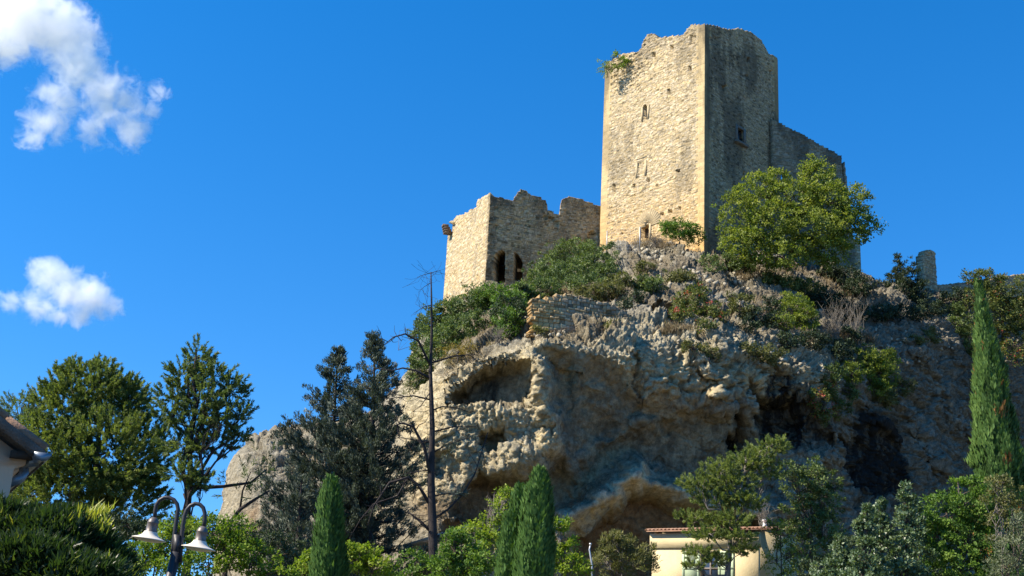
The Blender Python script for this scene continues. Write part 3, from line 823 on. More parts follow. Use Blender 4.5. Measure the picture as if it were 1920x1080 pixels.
# the lower ruined tower to the left
TC = at(909, 530, 121.5)
a_ = R(23); tR = np.array([math.cos(a_), math.sin(a_)]); tL = np.array([math.sin(a_), -math.cos(a_)])
TL = -len_to(831, 560, TC, tL); TRl = len_to(1128, 440, TC, tR) + .6
TB = TC.copy(); TB[2] -= 5.5
PT = TB - np.append(tL, 0) * TL
ruin = thing('ruined_tower', 'lower roofless stone tower with broken battlements left of the keep', 'ruin', tuple(TB))
tpL = outline(PT, tL, [(832, 440), (834, 430), (838, 418), (848, 416), (853, 408), (870, 402), (885, 393), (892, 389), (895, 376), (904, 371), (916, 366)])
tpR = outline(TB, tR, [(915, 366), (925, 368), (940, 371), (962, 377), (967, 368), (972, 361), (977, 356), (985, 358), (996, 367), (1010, 372), (1022, 376), (1025, 382), (1027, 395), (1035, 398), (1048.5, 404), (1053, 374), (1060, 371), (1070, 369), (1085, 373), (1100, 378), (1122, 386)])
dkT = lambda U, V: .5 * (U > TL - .55) * sstep(-14, -2, V - tpL(U)) + .35 * sstep(.2, .6, fbm(U * .5, V * .2, 0 * U, 3, 221)) + .5 * sstep(.9, .3, U) * sstep(-3.5, -1, V - tpL(U))
wmT = lambda U, V: sstep(12, 5, V) * .9 * sstep(-.2, .3, fbm(U * .4, V * .25, 0 * U, 3, 222))
wall('sunlit_wall', PT, tL, TL, 18, 1.3, .085, ruin, top=tpL, seed=13, relief=.04, groove=.036, tl=1.3, tr=1.3, quoin=(0, .0), dark=dkT, warmth=wmT, rough=lambda U, V: .8 * sstep(8, 5, V),
     holes=[(uvp(PT, tL, rect(*r)), .5) for r in ((893, 515, 896, 522), (864, 530, 867, 537), (840, 418, 853, 436))])
arch1 = [(925, 530), (925, 486), (928, 477), (934, 471), (940, 469), (947, 470), (947, 532)]
arch2 = [(963, 526), (964, 472), (970, 475), (976, 483), (980, 492), (980, 526)]
arch3 = [(1103, 455), (1103, 440), (1107, 434), (1113, 432), (1118, 438), (1119, 456)]
holesT = [(uvp(TB, tR, arch3), .6)]
holesT += [(uvp(TB, tR, rect(*r)), dd) for r, dd in (((1019, 404, 1026, 412), .3), ((1029, 407, 1040, 416), .35), ((1038, 414, 1048, 425), .3), ((928, 388, 934, 394), .2), ((929, 422, 934, 428), .3), ((991, 422, 995, 427), .2))]
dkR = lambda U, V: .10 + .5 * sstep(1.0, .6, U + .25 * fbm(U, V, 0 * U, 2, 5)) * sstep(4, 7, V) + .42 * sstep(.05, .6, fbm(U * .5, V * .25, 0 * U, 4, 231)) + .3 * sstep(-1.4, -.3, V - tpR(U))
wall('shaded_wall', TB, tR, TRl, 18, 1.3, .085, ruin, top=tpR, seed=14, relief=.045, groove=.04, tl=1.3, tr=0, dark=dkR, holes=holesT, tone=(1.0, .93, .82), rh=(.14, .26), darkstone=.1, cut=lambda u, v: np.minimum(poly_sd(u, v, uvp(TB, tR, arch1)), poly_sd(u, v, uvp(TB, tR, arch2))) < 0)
vu = plane_uv(945, 462, TB, tR); mb = MB()
mb.box(on_wall(TB, tR, (5.2, vu[1] + .5), -4.9), 4.8, 3.55, .35, *frame_of(tR)); mb.box(on_wall(TB, tR, (5.2, vu[1] - 3.2), -7.0), 4.8, .3, 3.6, *frame_of(tR))
mb.build('added_backing', simple_mat('dark vault stone', (.16, .13, .09), .95, .3, 2, .5), ruin)  # unseen slabs added so the arch openings stay dark
wall('rear_wall', PT + np.append(tR, 0) * 8.0, -tR, 8.0, 14, 1.2, .25, ruin, top=lambda U: 8 + .6 * np.sin(U), seed=15)
# leaning stub of broken vault on the left edge
mb = MB()
c0 = on_wall(PT, tL, plane_uv(846, 436, PT, tL), .05)
for k in range(4):
    mb.box(c0 + np.array([-.35 - .12 * k, -.1 * k, .25 * k - .1]), .5 - .05 * k, .35, .15, *frame_of(np.array([math.cos(.3), math.sin(.3)])))
mb.build('broken_corbel', simple_mat('dark broken stone', (.14, .10, .07), .95, .4, 4, .6), ruin)

# curtain wall behind the keep on the right
CW = at(1452, 520, 124.6); dC = np.array([.97, .243]); dC /= np.linalg.norm(dC)
CW[2] -= 3.5
WC = len_to(1614.5, 500, CW, dC)
curtain = thing('curtain_wall', 'dark shaded high wall with a sloping top joining the keep on the right', 'wall', tuple(CW))
tpC = outline(CW, dC, [(1450, 226), (1465, 232), (1490, 245), (1500, 249), (1525, 264), (1550, 277), (1568, 287), (1578, 293), (1583, 302), (1585, 312), (1586, 440), (1600, 446), (1612, 452), (1616, 460)])
gap = uvp(CW, dC, [(1464, 322), (1476, 318), (1478, 345), (1464, 350)])
dkC = lambda U, V: .62 + .4 * sstep(-.1, .5, fbm(U * .5, V * .3, 0 * U, 4, 241)) - .45 * sstep(WC - 1.6, WC - .2, U)  # shade painted into the stone colour, paler at the right end
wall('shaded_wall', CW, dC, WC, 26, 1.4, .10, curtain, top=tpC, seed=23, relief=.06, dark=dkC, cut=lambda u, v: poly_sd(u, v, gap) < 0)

# free-standing stump of wall on the right
ST = at(1734, 560, 128); ST[2] -= 1.5
stump = thing('stone_pillar', 'lone rough pillar of ruined masonry standing on the skyline at right', 'ruin', tuple(ST))
dS = np.array([.8, .6]); dS2 = np.array([.6, -.8])
WS = len_to(1757, 520, ST, dS)
tpS = outline(ST, dS, [(1732, 480), (1735, 472), (1742, 469), (1748, 469), (1753, 474), (1757, 482)])
rS = lambda V: WS - .12 * sstep(3, 6.5, V)
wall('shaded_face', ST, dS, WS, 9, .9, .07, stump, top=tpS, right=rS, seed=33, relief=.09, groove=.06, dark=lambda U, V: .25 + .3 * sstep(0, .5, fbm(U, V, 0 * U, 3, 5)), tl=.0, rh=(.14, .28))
PS = ST - np.append(dS2, 0) * .5
wall('lit_face', PS, dS2, .5, 9, .5, .07, stump, top=lambda U: tpS(0 * U + .3) - .4 + .3 * np.sin(U * 6), seed=34, relief=.09, groove=.06, rh=(.14, .28))

# long low wall along the skyline at far right
LW = at(1752, 560, 131); LW[2] -= 2
dLW = np.array([.93, .37]); dLW /= np.linalg.norm(dLW)
WL = len_to(1935, 540, LW, dLW)
lw = thing('skyline_wall', 'long dark stone wall running along the hilltop to the right edge', 'wall', tuple(LW))
tpW = outline(LW, dLW, [(1752, 536), (1790, 532), (1818, 530), (1850, 529), (1868, 522), (1890, 519), (1935, 514)])
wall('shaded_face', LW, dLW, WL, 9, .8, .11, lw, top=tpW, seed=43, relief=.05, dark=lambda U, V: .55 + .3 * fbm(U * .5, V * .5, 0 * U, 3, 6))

# low terrace wall standing on the cliff lip
RW = on_base(988, 622); RW = np.array([RW[0], RW[1] - 1.3, RW[2] - .7])
RWE = on_base(1186, 618); dRW = np.array([RWE[0] - RW[0], 2.6]); dRW /= np.linalg.norm(dRW)
WR = len_to(1187, 600, RW, dRW)
terr = thing('terrace_wall', 'low crumbling retaining wall of squared stones on the cliff lip', 'wall', tuple(RW))
tpT = outline(RW, dRW, [(985, 588), (993, 566), (1000, 560), (1012, 558), (1016, 564), (1024, 560), (1042, 556), (1060, 553), (1078, 552), (1092, 555), (1105, 559), (1130, 566), (1150, 572), (1170, 584), (1187, 598)])
lowerR = lambda U, V: 1.8 * sstep(4.2, 1.5, U + .6 * (2.2 - V)) * sstep(2.6, .8, V)
wall('weathered_face', RW, dRW, WR, 4.2, .9, .05, terr, top=tpT, seed=53, relief=.09, groove=.08, rh=(.14, .36), rw=(.2, .62), rough=lowerR, darkstone=.1, tone=(.86, .85, .85),
     cut=lambda u, v: u < .5 * np.abs(fbm(u * 0 + 3, v * 2.2, u * 0, 2, 57)) + .16 * np.maximum(0, v - 2.2), dark=lambda U, V: .45 * sstep(2.5, 5, U) * sstep(-.4, .4, fbm(U * .6, V * .6, 0 * U, 3, 55)), warmth=lambda U, V: sstep(4, 1, U))

# ------------------------------------------------------------------ vegetation
def G(a, s=None): return tuple(a)
L_PINE = leaf_mat('pine needles', [(0, (0.068, 0.095, 0.03)), (.5, (0.15, 0.195, 0.055)), (1, (0.27, 0.31, 0.10))], .38)
L_PINEDARK = leaf_mat('dark pine needles', [(0, (0.055, 0.088, 0.035)), (.5, (0.125, 0.172, 0.058)), (1, (0.225, 0.26, 0.095))], .38)  # slightly darker needle colour than the other pines
L_CEDAR = leaf_mat('dark conifer sprays', [(0, (.036, .050, .038)), (.5, (.078, .10, .072)), (1, (.18, .205, .15))], .1, .6)
L_CYPRESS = leaf_mat('cypress sprays', [(0, (0.029, 0.064, 0.016)), (.5, (0.064, 0.136, 0.029)), (1, (0.136, 0.232, 0.056))], .2)
L_CYPRESSWILD = leaf_mat('untrimmed cypress sprays', [(0, (.022, .045, .012)), (.5, (.062, .125, .028)), (.92, (.14, .23, .055)), (.95, (.20, .12, .035)), (1, (.26, .13, .04))], .2)
L_LIME = leaf_mat('bright green leaves', [(0, (0.058, 0.111, 0.010)), (.5, (0.143, 0.221, 0.019)), (1, (0.273, 0.338, 0.039))], .4)
L_GREEN = leaf_mat('fresh green leaves', [(0, (0.040, 0.088, 0.016)), (.5, (0.096, 0.176, 0.026)), (1, (0.192, 0.288, 0.048))], .35)
L_MID = leaf_mat('mid green leaves', [(0, (0.040, 0.067, 0.022)), (.5, (0.093, 0.136, 0.042)), (1, (0.192, 0.240, 0.080))], .3)
L_GREY = leaf_mat('pale glossy green leaves', [(0, (0.043, 0.080, 0.035)), (.5, (0.094, 0.145, 0.065)), (1, (0.217, 0.275, 0.145))], .25, .4, .5)
L_OLIVE = leaf_mat('olive green leaves', [(0, (0.063, 0.070, 0.025)), (.5, (0.126, 0.133, 0.045)), (1, (0.224, 0.217, 0.084))], .3)
L_SILVER = leaf_mat('silver green leaves', [(0, (0.062, 0.081, 0.044)), (.5, (0.125, 0.150, 0.081)), (1, (0.213, 0.237, 0.138))], .25)
L_FIG = leaf_mat('fig tree leaves', [(0, (0.068, 0.101, 0.016)), (.5, (0.162, 0.209, 0.034)), (1, (0.297, 0.324, 0.068))], .42)
L_RED = leaf_mat('turning leaves', [(0, (0.053, 0.075, 0.018)), (.55, (0.128, 0.150, 0.038)), (.85, (0.195, 0.195, 0.045)), (.9, (0.330, 0.075, 0.045)), (1, (0.450, 0.090, 0.075))], .3)
L_YELLOW = leaf_mat('yellowing leaves', [(0, (.09, .09, .02)), (.5, (.20, .16, .03)), (1, (.36, .24, .03))], .35)
L_DARK = leaf_mat('dark evergreen leaves', [(0, (0.014, 0.024, 0.012)), (.5, (0.030, 0.049, 0.022)), (1, (0.068, 0.095, 0.041))], .15)
L_LAUREL = leaf_mat('long pointed leaves', [(0, (0.014, 0.030, 0.011)), (.5, (0.033, 0.062, 0.021)), (.82, (.07, .10, .03)), (.9, (.26, .30, .04)), (1, (.34, .34, .06))], .42, .4, .4)  # brightest stops are a painted sunlit leaf colour
L_DRY = leaf_mat('dry grass', [(0, (.12, .085, .05)), (.5, (.24, .18, .10)), (1, (.42, .34, .2))], .2)
L_TWIG = simple_mat('pale dead twigs', (.19, .165, .13), .9, .2, 2, 0)

def unit(a): return a / (np.linalg.norm(a, axis=-1, keepdims=True) + 1e-9)
def rdir(n, rng): return unit(rng.normal(size=(n, 3)))
class Crown:
    def __init__(s, seed): s.rng = np.random.default_rng(seed); s.c, s.a, s.s, s.l, s.w, s.t = [], [], [], [], [], []
    def leaves(s, c, a, l, w, t, side=None):
        n = len(c)
        if side is None: side = s.rng.normal(size=(n, 3))
        side = unit(np.cross(a, side))
        s.c.append(c); s.a.append(a); s.s.append(side); s.l.append(np.broadcast_to(l, n)); s.w.append(np.broadcast_to(w, n)); s.t.append(np.broadcast_to(t, n))
    def build(s, name, mat, parent, bend=.0):
        c, a, sd = np.concatenate(s.c), np.concatenate(s.a), np.concatenate(s.s)
        l, w, t = np.concatenate(s.l)[:, None], np.concatenate(s.w)[:, None], np.concatenate(s.t)
        nrm = np.cross(a, sd)
        mid = c + a * l * .45 + nrm * l * .10
        V = np.stack([c, mid + sd * w * .5, c + a * l, mid - sd * w * .5], 1).reshape(-1, 3)
        F = np.arange(len(V)).reshape(-1, 4)
        o = mesh_obj(name, V, F, mat, attrs={'tint': np.repeat(np.clip(t, 0, 1), 4)})
        if parent is not None: adopt(o, parent)
        return o
def blob(px, py, rx, ry, Y, dy=0, rd=None):
    """a mass of foliage of that size on the photo at depth Y"""
    k = (Y + dy) * 1.06 / FPX
    return at(px, py, Y + dy), np.array([rx * k, (rd if rd is not None else rx * .9) * k, ry * k])
def clumps(cr, blobs, per_m2=1.5, cr_r=(.25, .5), nleaf=40, size=.12, asp=.55, up=.25, inner=.55, flat=.7, tint=(.5, .22)):
    """broad-leaved crown: leaf clumps spread through each mass, more of them towards its outside"""
    rng = cr.rng; centres = []
    for c, r in blobs:
        area = 4 * np.pi * ((r[0] * r[1]) ** 1.6 / 3 + (r[0] * r[2]) ** 1.6 / 3 + (r[1] * r[2]) ** 1.6 / 3) ** (1 / 1.6)
        n = max(11, int(area * per_m2))
        d = rdir(n, rng); rad = (inner + (1.08 - inner) * rng.random(n) ** .6) * np.where(rng.random(n) < .09, rng.uniform(1.1, 1.38, n), 1)
        p = c + d * r * rad[:, None]
        centres.append(p)
        ct = rng.normal(tint[0], tint[1], n)
        m = rng.poisson(nleaf, n) + 2
        ii = np.repeat(np.arange(n), m)
        q = rng.uniform(*cr_r, size=n)[ii]
        off = rdir(len(ii), rng) * (rng.random(len(ii)) ** .5)[:, None] * q[:, None]; off[:, 2] *= flat
        pos = p[ii] + off
        a = unit(rdir(len(ii), rng) + .5 * unit(off) + np.array([0, 0, up]) + .35 * d[ii])
        L = size * rng.uniform(.7, 1.35, len(ii))
        # leaves present their faces outwards and upwards
        nr = unit(.8 * d[ii] + np.array([0, 0, .6]) + .8 * rdir(len(ii), rng))
        side = nr
        cr.leaves(pos, a, L, L * asp, ct[ii] + rng.normal(0, .16, len(ii)), side)
    return np.concatenate(centres)
def tufts(cr, blobs, per_m2=2.2, n_need=26, size=.34, wid=.045, inner=.45, up=.7, tint=(.5, .2), spread=.9, shoot=.5):
    """pine crown: brushes of needles at the shoot ends, pointing out and up"""
    rng = cr.rng; centres = []
    for c, r in blobs:
        area = 4 * np.pi * ((r[0] * r[1]) ** 1.6 / 3 + (r[0] * r[2]) ** 1.6 / 3 + (r[1] * r[2]) ** 1.6 / 3) ** (1 / 1.6)
        n = max(4, int(area * per_m2))
        d = rdir(n, rng); rad = inner + (1.1 - inner) * rng.random(n) ** .55
        p = c + d * r * rad[:, None]; centres.append(p)
        ax = unit(d + np.array([0, 0, up]) + .35 * rdir(n, rng))
        ct = rng.normal(tint[0], tint[1], n)
        ii = np.repeat(np.arange(n), n_need)
        k = len(ii)
        al = rng.random(k); sh = shoot * rng.uniform(.6, 1.3, n)
        pos = p[ii] + ax[ii] * ((al - .5) * sh[ii])[:, None] + rdir(k, rng) * .02
        a = unit(ax[ii] * (.9 + .5 * al)[:, None] + spread * rdir(k, rng))
        cr.leaves(pos, a, size * rng.uniform(.6, 1.2, k), wid, ct[ii] + rng.normal(0, .12, k))
    return np.concatenate(centres)
def limb_path(a, b, sag, rng, n=6):
    t = np.linspace(0, 1, n)[:, None]
    p = a * (1 - t) + b * t
    p = p + np.sin(t * np.pi) * np.array([0, 0, sag]) + np.sin(t * np.pi) * rng.normal(0, .06, (n, 3)) * np.linalg.norm(b - a)
    return p
def trunk_mesh(parent, base, tip, r0, r1, limbs, mat, seed, twigs=None, twig_r=.015, name='trunk', wob=.02, sides=8):
    """tapered trunk with limbs reaching into the foliage masses"""
    rng = np.random.default_rng(seed); mb = MB()
    n = 9
    t = np.linspace(0, 1, n)[:, None]
    hgt = np.linalg.norm(np.asarray(tip) - base)
    path = np.asarray(base) * (1 - t) + np.asarray(tip) * t + rng.normal(0, wob, (n, 3)) * hgt * np.sin(t * np.pi) * .6
    path[0, 2] -= .4
    mb.tube(path, r0 + (r1 - r0) * t[:, 0] ** .8, sides)
    for tgt in limbs:
        f = np.clip(((tgt[2] - base[2]) / max(tip[2] - base[2], .1)) * rng.uniform(.55, .8), .12, .95)
        i = int(f * (n - 1)); a = path[i] * (1 - (f * (n - 1) - i)) + path[min(i + 1, n - 1)] * (f * (n - 1) - i)
        L = np.linalg.norm(tgt - a); rr = max(min(r0 * .38, .035 * L ** .8), .016)
        p = limb_path(a, tgt, -.06 * L, rng)
        mb.tube(p, np.linspace(rr, rr * .25, len(p)), 6)
        if twigs is not None:
            d = np.linalg.norm(twigs - tgt, axis=1)
            for j in np.argsort(d)[:14]:
                s0 = p[rng.integers(3, 6)]
                q = limb_path(s0, twigs[j], .0, rng, 4)
                mb.tube(q, np.linspace(twig_r * 1.6, twig_r * .5, 4), 4, False)
    o = mb.build(name, mat, parent, True)
    return o

def tree(name, label, cat, base, blobs, kind='leaf', mat=None, bark=None, r0=.2, seed=1, tip=None, group=None, limbs=True, twigs=True, **kw):
    base = np.asarray(base, float)
    t = thing(name, label, cat, tuple(base), group)
    cr = Crown(seed)
    cs = clumps(cr, blobs, **kw) if kind == 'leaf' else tufts(cr, blobs, **kw)
    cr.build('crown' if cat == 'tree' else 'foliage', mat, t)
    if tip is None:
        c = np.mean([b[0] for b in blobs], 0); tip = np.array([c[0], c[1], max(b[0][2] for b in blobs)])
    trunk_mesh(t, base, tip, r0, r0 * .2, [b[0] for b in blobs] if limbs else [], bark or M_BARK, seed + 1, cs if twigs else None, name='trunk' if cat == 'tree' else 'stem')
    return t
def gbase(px, Y):
    p = at(px, 1080, Y); return np.array([p[0], Y, float(gz(p[0], Y))])

# --- pines on the left
tree('pine_tree', 'broad bushy green pine filling the lower left behind the gabled house', 'tree', gbase(170, 60),
     [blob(165, 735, 75, 50, 60), blob(215, 760, 60, 55, 60, 1.5), blob(110, 770, 50, 55, 60, -1), blob(95, 840, 75, 60, 60, -1.5), blob(200, 850, 85, 75, 60, -1.5), blob(265, 850, 50, 75, 60, 1),
      blob(120, 920, 90, 55, 60, -1), blob(225, 940, 80, 60, 60, .5), blob(160, 1000, 90, 40, 60, .5), blob(60, 930, 50, 60, 60, .5), blob(190, 700, 28, 26, 60), blob(128, 700, 18, 24, 60), blob(245, 745, 25, 35, 60)],
     'pine', L_PINE, M_BARK, .28, 101, per_m2=8.0, n_need=58, size=.20, wid=.042, inner=.5)
tree('pine_tree', 'thin grey-green pine at the left edge just above the roof', 'tree', gbase(45, 68),
     [blob(40, 765, 38, 28, 68), blob(65, 745, 25, 22, 68), blob(20, 800, 30, 35, 68), blob(60, 810, 35, 40, 68), blob(40, 870, 50, 40, 68)],
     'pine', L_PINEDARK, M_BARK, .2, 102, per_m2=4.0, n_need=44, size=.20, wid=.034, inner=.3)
tree('pine_tree', 'tall slim pine with a bare lower trunk left of the cliff', 'tree', gbase(352, 56),
     [blob(372, 670, 30, 30, 56), blob(352, 700, 42, 28, 56), blob(402, 705, 40, 28, 56), blob(330, 742, 40, 26, 56, .5), blob(385, 745, 45, 30, 56, -.5), blob(435, 730, 30, 24, 56), blob(318, 775, 28, 22, 56), blob(360, 790, 48, 30, 56, .6), blob(420, 780, 38, 28, 56, -.6), blob(458, 775, 22, 16, 56),
      blob(340, 835, 40, 24, 56), blob(400, 830, 45, 24, 56, .5), blob(450, 815, 22, 14, 56), blob(345, 885, 38, 20, 56, -.5), blob(385, 900, 30, 18, 56)],
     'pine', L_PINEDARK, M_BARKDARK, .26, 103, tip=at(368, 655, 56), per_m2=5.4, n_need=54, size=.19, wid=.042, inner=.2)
pl = thing('pine_tree', 'sparse leaning pine bough in front of the left rock face', 'tree', tuple(gbase(425, 58)))
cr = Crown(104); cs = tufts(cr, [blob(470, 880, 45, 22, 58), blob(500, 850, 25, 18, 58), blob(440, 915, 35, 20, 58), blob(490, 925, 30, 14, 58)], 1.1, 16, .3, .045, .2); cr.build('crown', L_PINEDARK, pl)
mb = MB(); p0 = gbase(425, 58)
mb.tube([p0, at(428, 985, 58), at(450, 955, 58), at(480, 935, 58), at(505, 920, 58)], [.14, .12, .1, .07, .03], 7)
mb.tube([at(365, 915, 57), at(420, 912, 57.5), at(470, 905, 58), at(500, 880, 58)], [.1, .08, .06, .02], 6)
mb.tube([at(450, 955, 58), at(455, 920, 58), at(470, 885, 58)], [.06, .05, .02], 6)
mb.build('trunk', M_BARKDARK, pl, True)

# --- dark conifers before the cliff
def conifer(label, base, top, prof, seed, dens=1.0, mat=L_CEDAR):
    """upswept limbs round a straight trunk, each carrying sprays; prof: (fraction of height, limb length m)"""
    rng = np.random.default_rng(seed)
    base = np.asarray(base); top = np.asarray(top)
    t = thing('conifer', label, 'tree', tuple(base))
    cr = Crown(seed); mb = MB()
    Ht = np.linalg.norm(top - base)
    n = 9; tt = np.linspace(0, 1, n)[:, None]
    mb.tube(base * (1 - tt) + top * tt, .28 * (1 - tt[:, 0]) + .03, 7)
    pf = np.array(prof)
    N = int(Ht * 7.2 * dens)
    for i in range(N):
        f = rng.uniform(pf[0, 0], 1.0) ** .9
        L = np.interp(f, pf[:, 0], pf[:, 1]) * rng.uniform(.55, 1.15)
        az = rng.uniform(0, 2 * np.pi); rise = rng.uniform(.25, .75)
        d = np.array([math.cos(az), math.sin(az), rise]); d /= np.linalg.norm(d)
        a = base * (1 - f) + top * f; a = a - np.array([0, 0, rise * L * .35])
        e = a + d * L
        p = limb_path(a, e, -.08 * L, rng, 5)
        mb.tube(p, np.linspace(.02 + .012 * L, .01, 5), 4, False)
        k = max(3, int(L * 6.5))
        s = rng.random(k) ** .6
        c = np.stack([np.interp(s, np.linspace(0, 1, 5), p[:, q]) for q in range(3)], 1) + rng.normal(0, .13, (k, 3))
        ct = rng.normal(.45, .25, k)
        ii = np.repeat(np.arange(k), 26)
        pos = c[ii] + rdir(len(ii), rng) * (rng.random(len(ii)) ** .5 * .21)[:, None]
        ax = unit(d + np.array([0, 0, .7]) + .7 * rdir(len(ii), rng))
        cr.leaves(pos, ax, rng.uniform(.14, .28, len(ii)), rng.uniform(.04, .07, len(ii)), ct[ii] + rng.normal(0, .12, len(ii)))
    cr.build('crown', mat, t); mb.build('trunk', M_BARKDARK, t, True)
    return t
conifer('blackish green conifer with a pointed top, nearer the bare dead trunk', gbase(690, 72), at(704, 628, 72), [(.05, 3.9), (.3, 4.3), (.55, 3.4), (.8, 1.9), (1, .25)], 111, 1.45)
conifer('blackish green conifer with the lower of two tops, beside the left rock', gbase(610, 74), at(634, 655, 74), [(.05, 4.6), (.3, 5.0), (.5, 4.2), (.75, 2.6), (1, .3)], 112, 1.5)
conifer('low dark conifer growing at the foot of the twin-topped dark trees', gbase(560, 66), at(565, 900, 66), [(.05, 2.2), (.5, 1.8), (1, .4)], 113, 1.3)

# --- dead tree
DY = 62
dead = thing('dead_tree', 'leafless dead conifer with a dark straight trunk and drooping bare branches', 'tree', tuple(gbase(812, DY)))
mb = MB()
tr = [gbase(812, DY) - np.array([0, 0, .4])] + [at(x, y, DY) for x, y in ((813, 1060), (810.5, 980), (808, 900), (810.5, 800), (807, 700), (809.5, 620), (809, 560), (808, 510))]
mb.tube(tr, [.29, .26, .23, .20, .145, .10, .07, .05, .03], 9)
mb.build('trunk', M_BARKDARK, dead, True)
mb = MB(); rng = np.random.default_rng(5)
BR = [([(809, 690), (785, 640), (760, 626), (738, 632), (722, 645)], .075, -1.2), ([(808, 710), (780, 695), (755, 690), (735, 695), (700, 690)], .07, -.6), ([(810, 680), (850, 668), (880, 665), (905, 685)], .06, 1.0), ([(809, 572), (795, 575), (775, 588)], .03, -.4), ([(808, 512), (795, 515), (782, 520)], .02, .3), ([(808, 512), (820, 508), (826, 507)], .02, 0),
      ([(808, 530), (795, 538), (784, 548)], .02, .2), ([(809, 750), (775, 742), (750, 745), (720, 748)], .05, -.5), ([(810, 905), (796, 840), (775, 800), (755, 793), (740, 798)], .11, -1.2), ([(810, 830), (780, 825), (745, 820)], .05, -.4), ([(811, 955), (785, 910), (765, 895), (730, 905), (700, 950), (690, 985)], .10, -1.0),
      ([(812, 1000), (785, 975), (765, 960)], .10, -.4), ([(812, 975), (840, 955), (865, 930), (890, 890), (915, 810)], .07, 1.0), ([(810, 810), (850, 800), (890, 800)], .05, .8), ([(809, 770), (830, 762), (860, 765), (885, 775)], .04, .5), ([(811, 880), (780, 885), (750, 890)], .04, -.6), ([(810, 850), (835, 835), (880, 820), (900, 812)], .04, .4),
      ([(811, 930), (840, 925), (870, 930)], .04, .6), ([(810, 730), (790, 760), (770, 775)], .035, -.5), ([(765, 895), (745, 930), (700, 945), (675, 975), (655, 1010)], .05, -.6), ([(812, 1010), (830, 1000), (850, 985)], .04, .3)]
for pts, r, dd in BR:
    P = [at(x, y, DY + dd * i / (len(pts) - 1)) for i, (x, y) in enumerate(pts)]
    o = MB(); o.tube(P, np.linspace(r, r * .3, len(P)), 6)
    for _ in range(11):
        i = rng.integers(1, len(P)); a = P[i - 1] + (P[i] - P[i - 1]) * rng.random()
        e = a + rdir(1, rng)[0] * rng.uniform(.4, 1.3); q = limb_path(a, e, -.1, rng, 4)
        o.tube(q, np.linspace(r * .3, .006, 4), 4, False)
    o.build('branch', M_BARKDARK, dead, True)
cr = Crown(9); tufts(cr, [blob(850, 845, 38, 9, DY, .3), blob(850, 925, 40, 8, DY, .4), blob(880, 820, 25, 6, DY, .6)], 1.6, 14, .28, .04, .1, .2); cr.build('last_needles', L_CEDAR, dead)

# --- columnar cypresses
def cypress(label, px, ptop, Y, prof, seed, group=None, mat=L_CYPRESS, loose=0.0, n=26000, pbase=None, ln=(.16, .34)):
    """prof: (photo row, left px, right px) of the column"""
    rng = np.random.default_rng(seed)
    base = gbase(px if pbase is None else pbase, Y); top = at(px, ptop, Y)
    t = thing('cypress', label, 'tree', tuple(base), group)
    rows = [(at(.5 * (l + r), y, Y), .5 * (r - l) * Y * 1.05 / FPX) for y, l, r in prof]
    rows.append((base + np.array([rows[-1][0][0] - base[0], 0, 0]) * .7, rows[-1][1] * .9))
    zz = np.array([q[0][2] for q in rows])[::-1]; xx = np.array([q[0][0] for q in rows])[::-1]; rr = np.array([q[1] for q in rows])[::-1]
    lo = max(base[2], zz.min())
    zc = np.linspace(lo, zz.max(), 40)
    rc = np.interp(zc, zz, rr); xc = np.interp(zc, zz, xx)
    wt = rc + .08; cdf = np.cumsum(wt) / wt.sum()
    z = np.interp(rng.random(n), cdf, zc) + rng.normal(0, .04, n)
    th = rng.uniform(0, 2 * np.pi, n)
    rad = np.interp(z, zz, rr); cx = np.interp(z, zz, xx)
    lump = fbm(np.cos(th) * 2.2 + seed, np.sin(th) * 2.2, z * .55, 3, seed) * .22 + vn(np.cos(th) * 5, np.sin(th) * 5, z * 1.1, seed + 5) * .12 + loose * fbm(np.cos(th) * 3, np.sin(th) * 3, z * .9, 3, seed + 9)
    dep = 1 - .30 * rng.random(n) ** 1.5
    stray = (rng.random(n) < .03) * rng.uniform(.05, .16, n)
    q = rad * (dep + lump) + stray
    out = np.stack([np.cos(th), np.sin(th), 0 * th], 1)
    c = np.stack([cx, np.full(n, Y), z], 1) + out * q[:, None]
    a = unit(np.array([0, 0, 1.0]) + out * .30 + .28 * rdir(n, rng))
    tn = .5 + 1.3 * lump + rng.normal(0, .15, n)
    if loose:
        tn = np.minimum(tn, .92)
        tn = np.where((fbm(np.cos(th) * 3 + 9, np.sin(th) * 3, z * .7, 3, seed + 12) > .62) & (rng.random(n) < .6), 1.0, tn)
    cr = Crown(seed); L = rng.uniform(*ln, n)
    cr.leaves(c, a, L, L * .34, tn, out + .5 * rdir(n, rng)); cr.build('crown', mat, t)
    mb = MB(); mb.tube([np.array([base[0], Y, base[2] - .3]), np.array([xc[10], Y, zc[10]]), np.array([xc[-4], Y, zc[-4]])], [.16, .12, .03], 8); mb.build('trunk', M_BARK, t, True)
    # solid dark core added inside the column to block light
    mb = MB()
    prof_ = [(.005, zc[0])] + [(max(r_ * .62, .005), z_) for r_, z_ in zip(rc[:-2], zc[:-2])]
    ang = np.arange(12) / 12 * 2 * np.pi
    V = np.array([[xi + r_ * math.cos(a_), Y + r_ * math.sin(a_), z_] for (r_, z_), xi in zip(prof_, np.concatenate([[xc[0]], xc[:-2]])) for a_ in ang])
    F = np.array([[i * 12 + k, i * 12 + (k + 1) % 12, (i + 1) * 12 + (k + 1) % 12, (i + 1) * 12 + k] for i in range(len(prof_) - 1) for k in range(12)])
    mb.add(V, F); mb.build('added_core', simple_mat('added cypress core', (.02, .028, .012), .95, .4, 4, .3), t)
    return t
cypress('single clipped cypress column below the twin-topped dark conifers', 621, 898, 45, [(902, 617, 625), (915, 610, 632), (940, 603, 637), (980, 597, 640), (1030, 591, 642), (1085, 585, 644)], 121)
